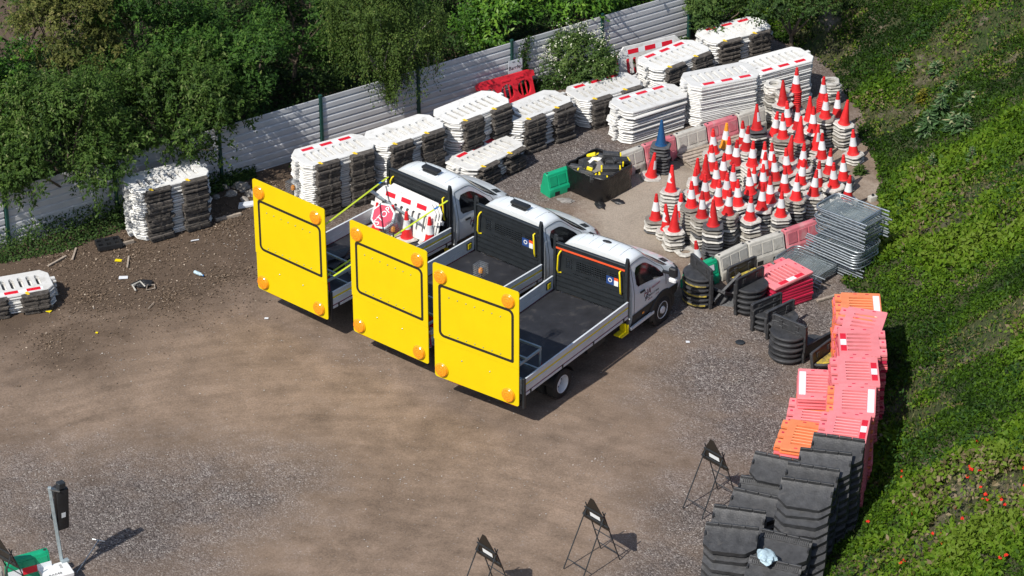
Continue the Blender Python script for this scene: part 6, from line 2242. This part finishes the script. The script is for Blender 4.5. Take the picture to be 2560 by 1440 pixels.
# ================================================================ PLANTS ON THE BANK
def mullein(label, px, py, h, w, mk='mullein', n=150, dry_=0.0):
    c = bank_at(px, py)
    t = thing('weed_plant', label, 'plant', c, random.uniform(0, 3), 'tall weeds on the bank')
    f = rng.uniform(0, 1, n)
    a = rng.uniform(0, 2 * math.pi, n)
    ln = w * (1.1 - .75 * f) * rng.uniform(.6, 1.1, n)
    p = np.stack([np.cos(a) * .02, np.sin(a) * .02, f * h], 1)
    dr = np.stack([np.cos(a), np.sin(a), .35 + .9 * f - .5 * (f < .15)], 1)
    leaf_object('leaves', leaf_data(p, np.tile([0, 0, 1.0], (n, 1)), ln, .32, .25, dr, .05), np.clip(.45 + .3 * f - .2 + rng.normal(0, .14, n) + dry_ * (rng.uniform(0, 1, n) < .25), 0, 1), LM[mk], t)
    MB().tube([(0, 0, -.1), (0, 0, h)], [.015, .006], 5).build('stem', MT['bark'], t)


for (px, py, h, w, mk, lb) in ((2262, 178, .35, .32, 'mullein', 'grey-green weed highest on the bank left side'), (2340, 185, .35, .30, 'mullein', 'blue-green weed beside the pale stalk high on the bank'), (2318, 330, .55, .42, 'mullein', 'large blue-green weed clump mid bank'), (2350, 290, .60, .34, 'mullein', 'bright green tall weed above the large clump'), (2385, 325, .45, .40, 'mullein', 'silvery weed right of the large clump'), (2410, 325, .40, .34, 'mullein', 'dark silvery weed at the right of the clumps'),
                              (2422, 265, .40, .36, 'mullein', 'grey weed below the yellow-flowered stems'), (2428, 412, .50, .20, 'mullein', 'upright pale green weed on the dry patch'), (2328, 425, .45, .20, 'mullein', 'upright emerald weed left of the dry patch'), (2305, 255, .35, .25, 'yellowweed', 'yellow weed high on the bank'), (2375, 235, .35, .30, 'mullein', 'green weed with pale stalks high on the bank'),
                              (2185, 590, .35, .30, 'laurel', 'bright green weed at the foot beside the steel gates'), (2160, 665, .30, .35, 'laurel', 'bright green weed between gates and orange panels'), (2200, 560, .3, .25, 'grass', 'grassy tuft behind the steel gates'), (2370, 520, .4, .30, 'laurel', 'bright green weed low on the dry slope'), (2120, 1320, .35, .35, 'laurel', 'broad-leaved weed beside the black ramps'), (2150, 432, .22, .22, 'grass', 'weed with white flowers beside the lone striped cone')):
    mullein(lb, px, py, h, w, mk, dry_=.5 if mk == 'mullein' else 0)
POP = [(2254, 1193), (2254, 1208), (2424, 1183), (2427, 1190), (2440, 1120), (2456, 1165), (2447, 1193), (2416, 1208), (2529, 1158), (2555, 1186), (2558, 1233), (2450, 1235), (2462, 1252), (2457, 1266), (2465, 1266), (2499, 1258), (2502, 1266), (2511, 1278), (2388, 1287), (2277, 1302), (2169, 1320), (2330, 1351), (2351, 1353), (2378, 1350), (2355, 1375), (2377, 1412), (2498, 1412), (2513, 1405), (2250, 1424), (2260, 1417), (2405, 1313), (2426, 1188)]
POP.sort()
PORD = ['first'] + ORD[1:] + ['thirty-first', 'thirty-second', 'thirty-third']
for k, (px, py) in enumerate(POP):
    c = bank_at(px, py)
    c.z += .16
    t = thing('poppy', 'red poppy, %s from left among the bank poppies' % PORD[k], 'poppy', c, 0, 'red poppies on the bank')
    aa = np.linspace(0, 2 * math.pi, 6)[:-1]
    p = np.zeros((5, 3))
    leaf_object('petals', leaf_data(p, np.tile([-.2, -.5, .8], (5, 1)), rng.uniform(.034, .052, 5), .95, .05, np.stack([np.cos(aa), np.sin(aa), .1 + 0 * aa], 1)), rng.uniform(0, 1, 5), LM['poppy'], t)
    MB().tube([(0, .02, -.2), (0, 0, 0)], .006, 4).build('stem', MT['post'], t)
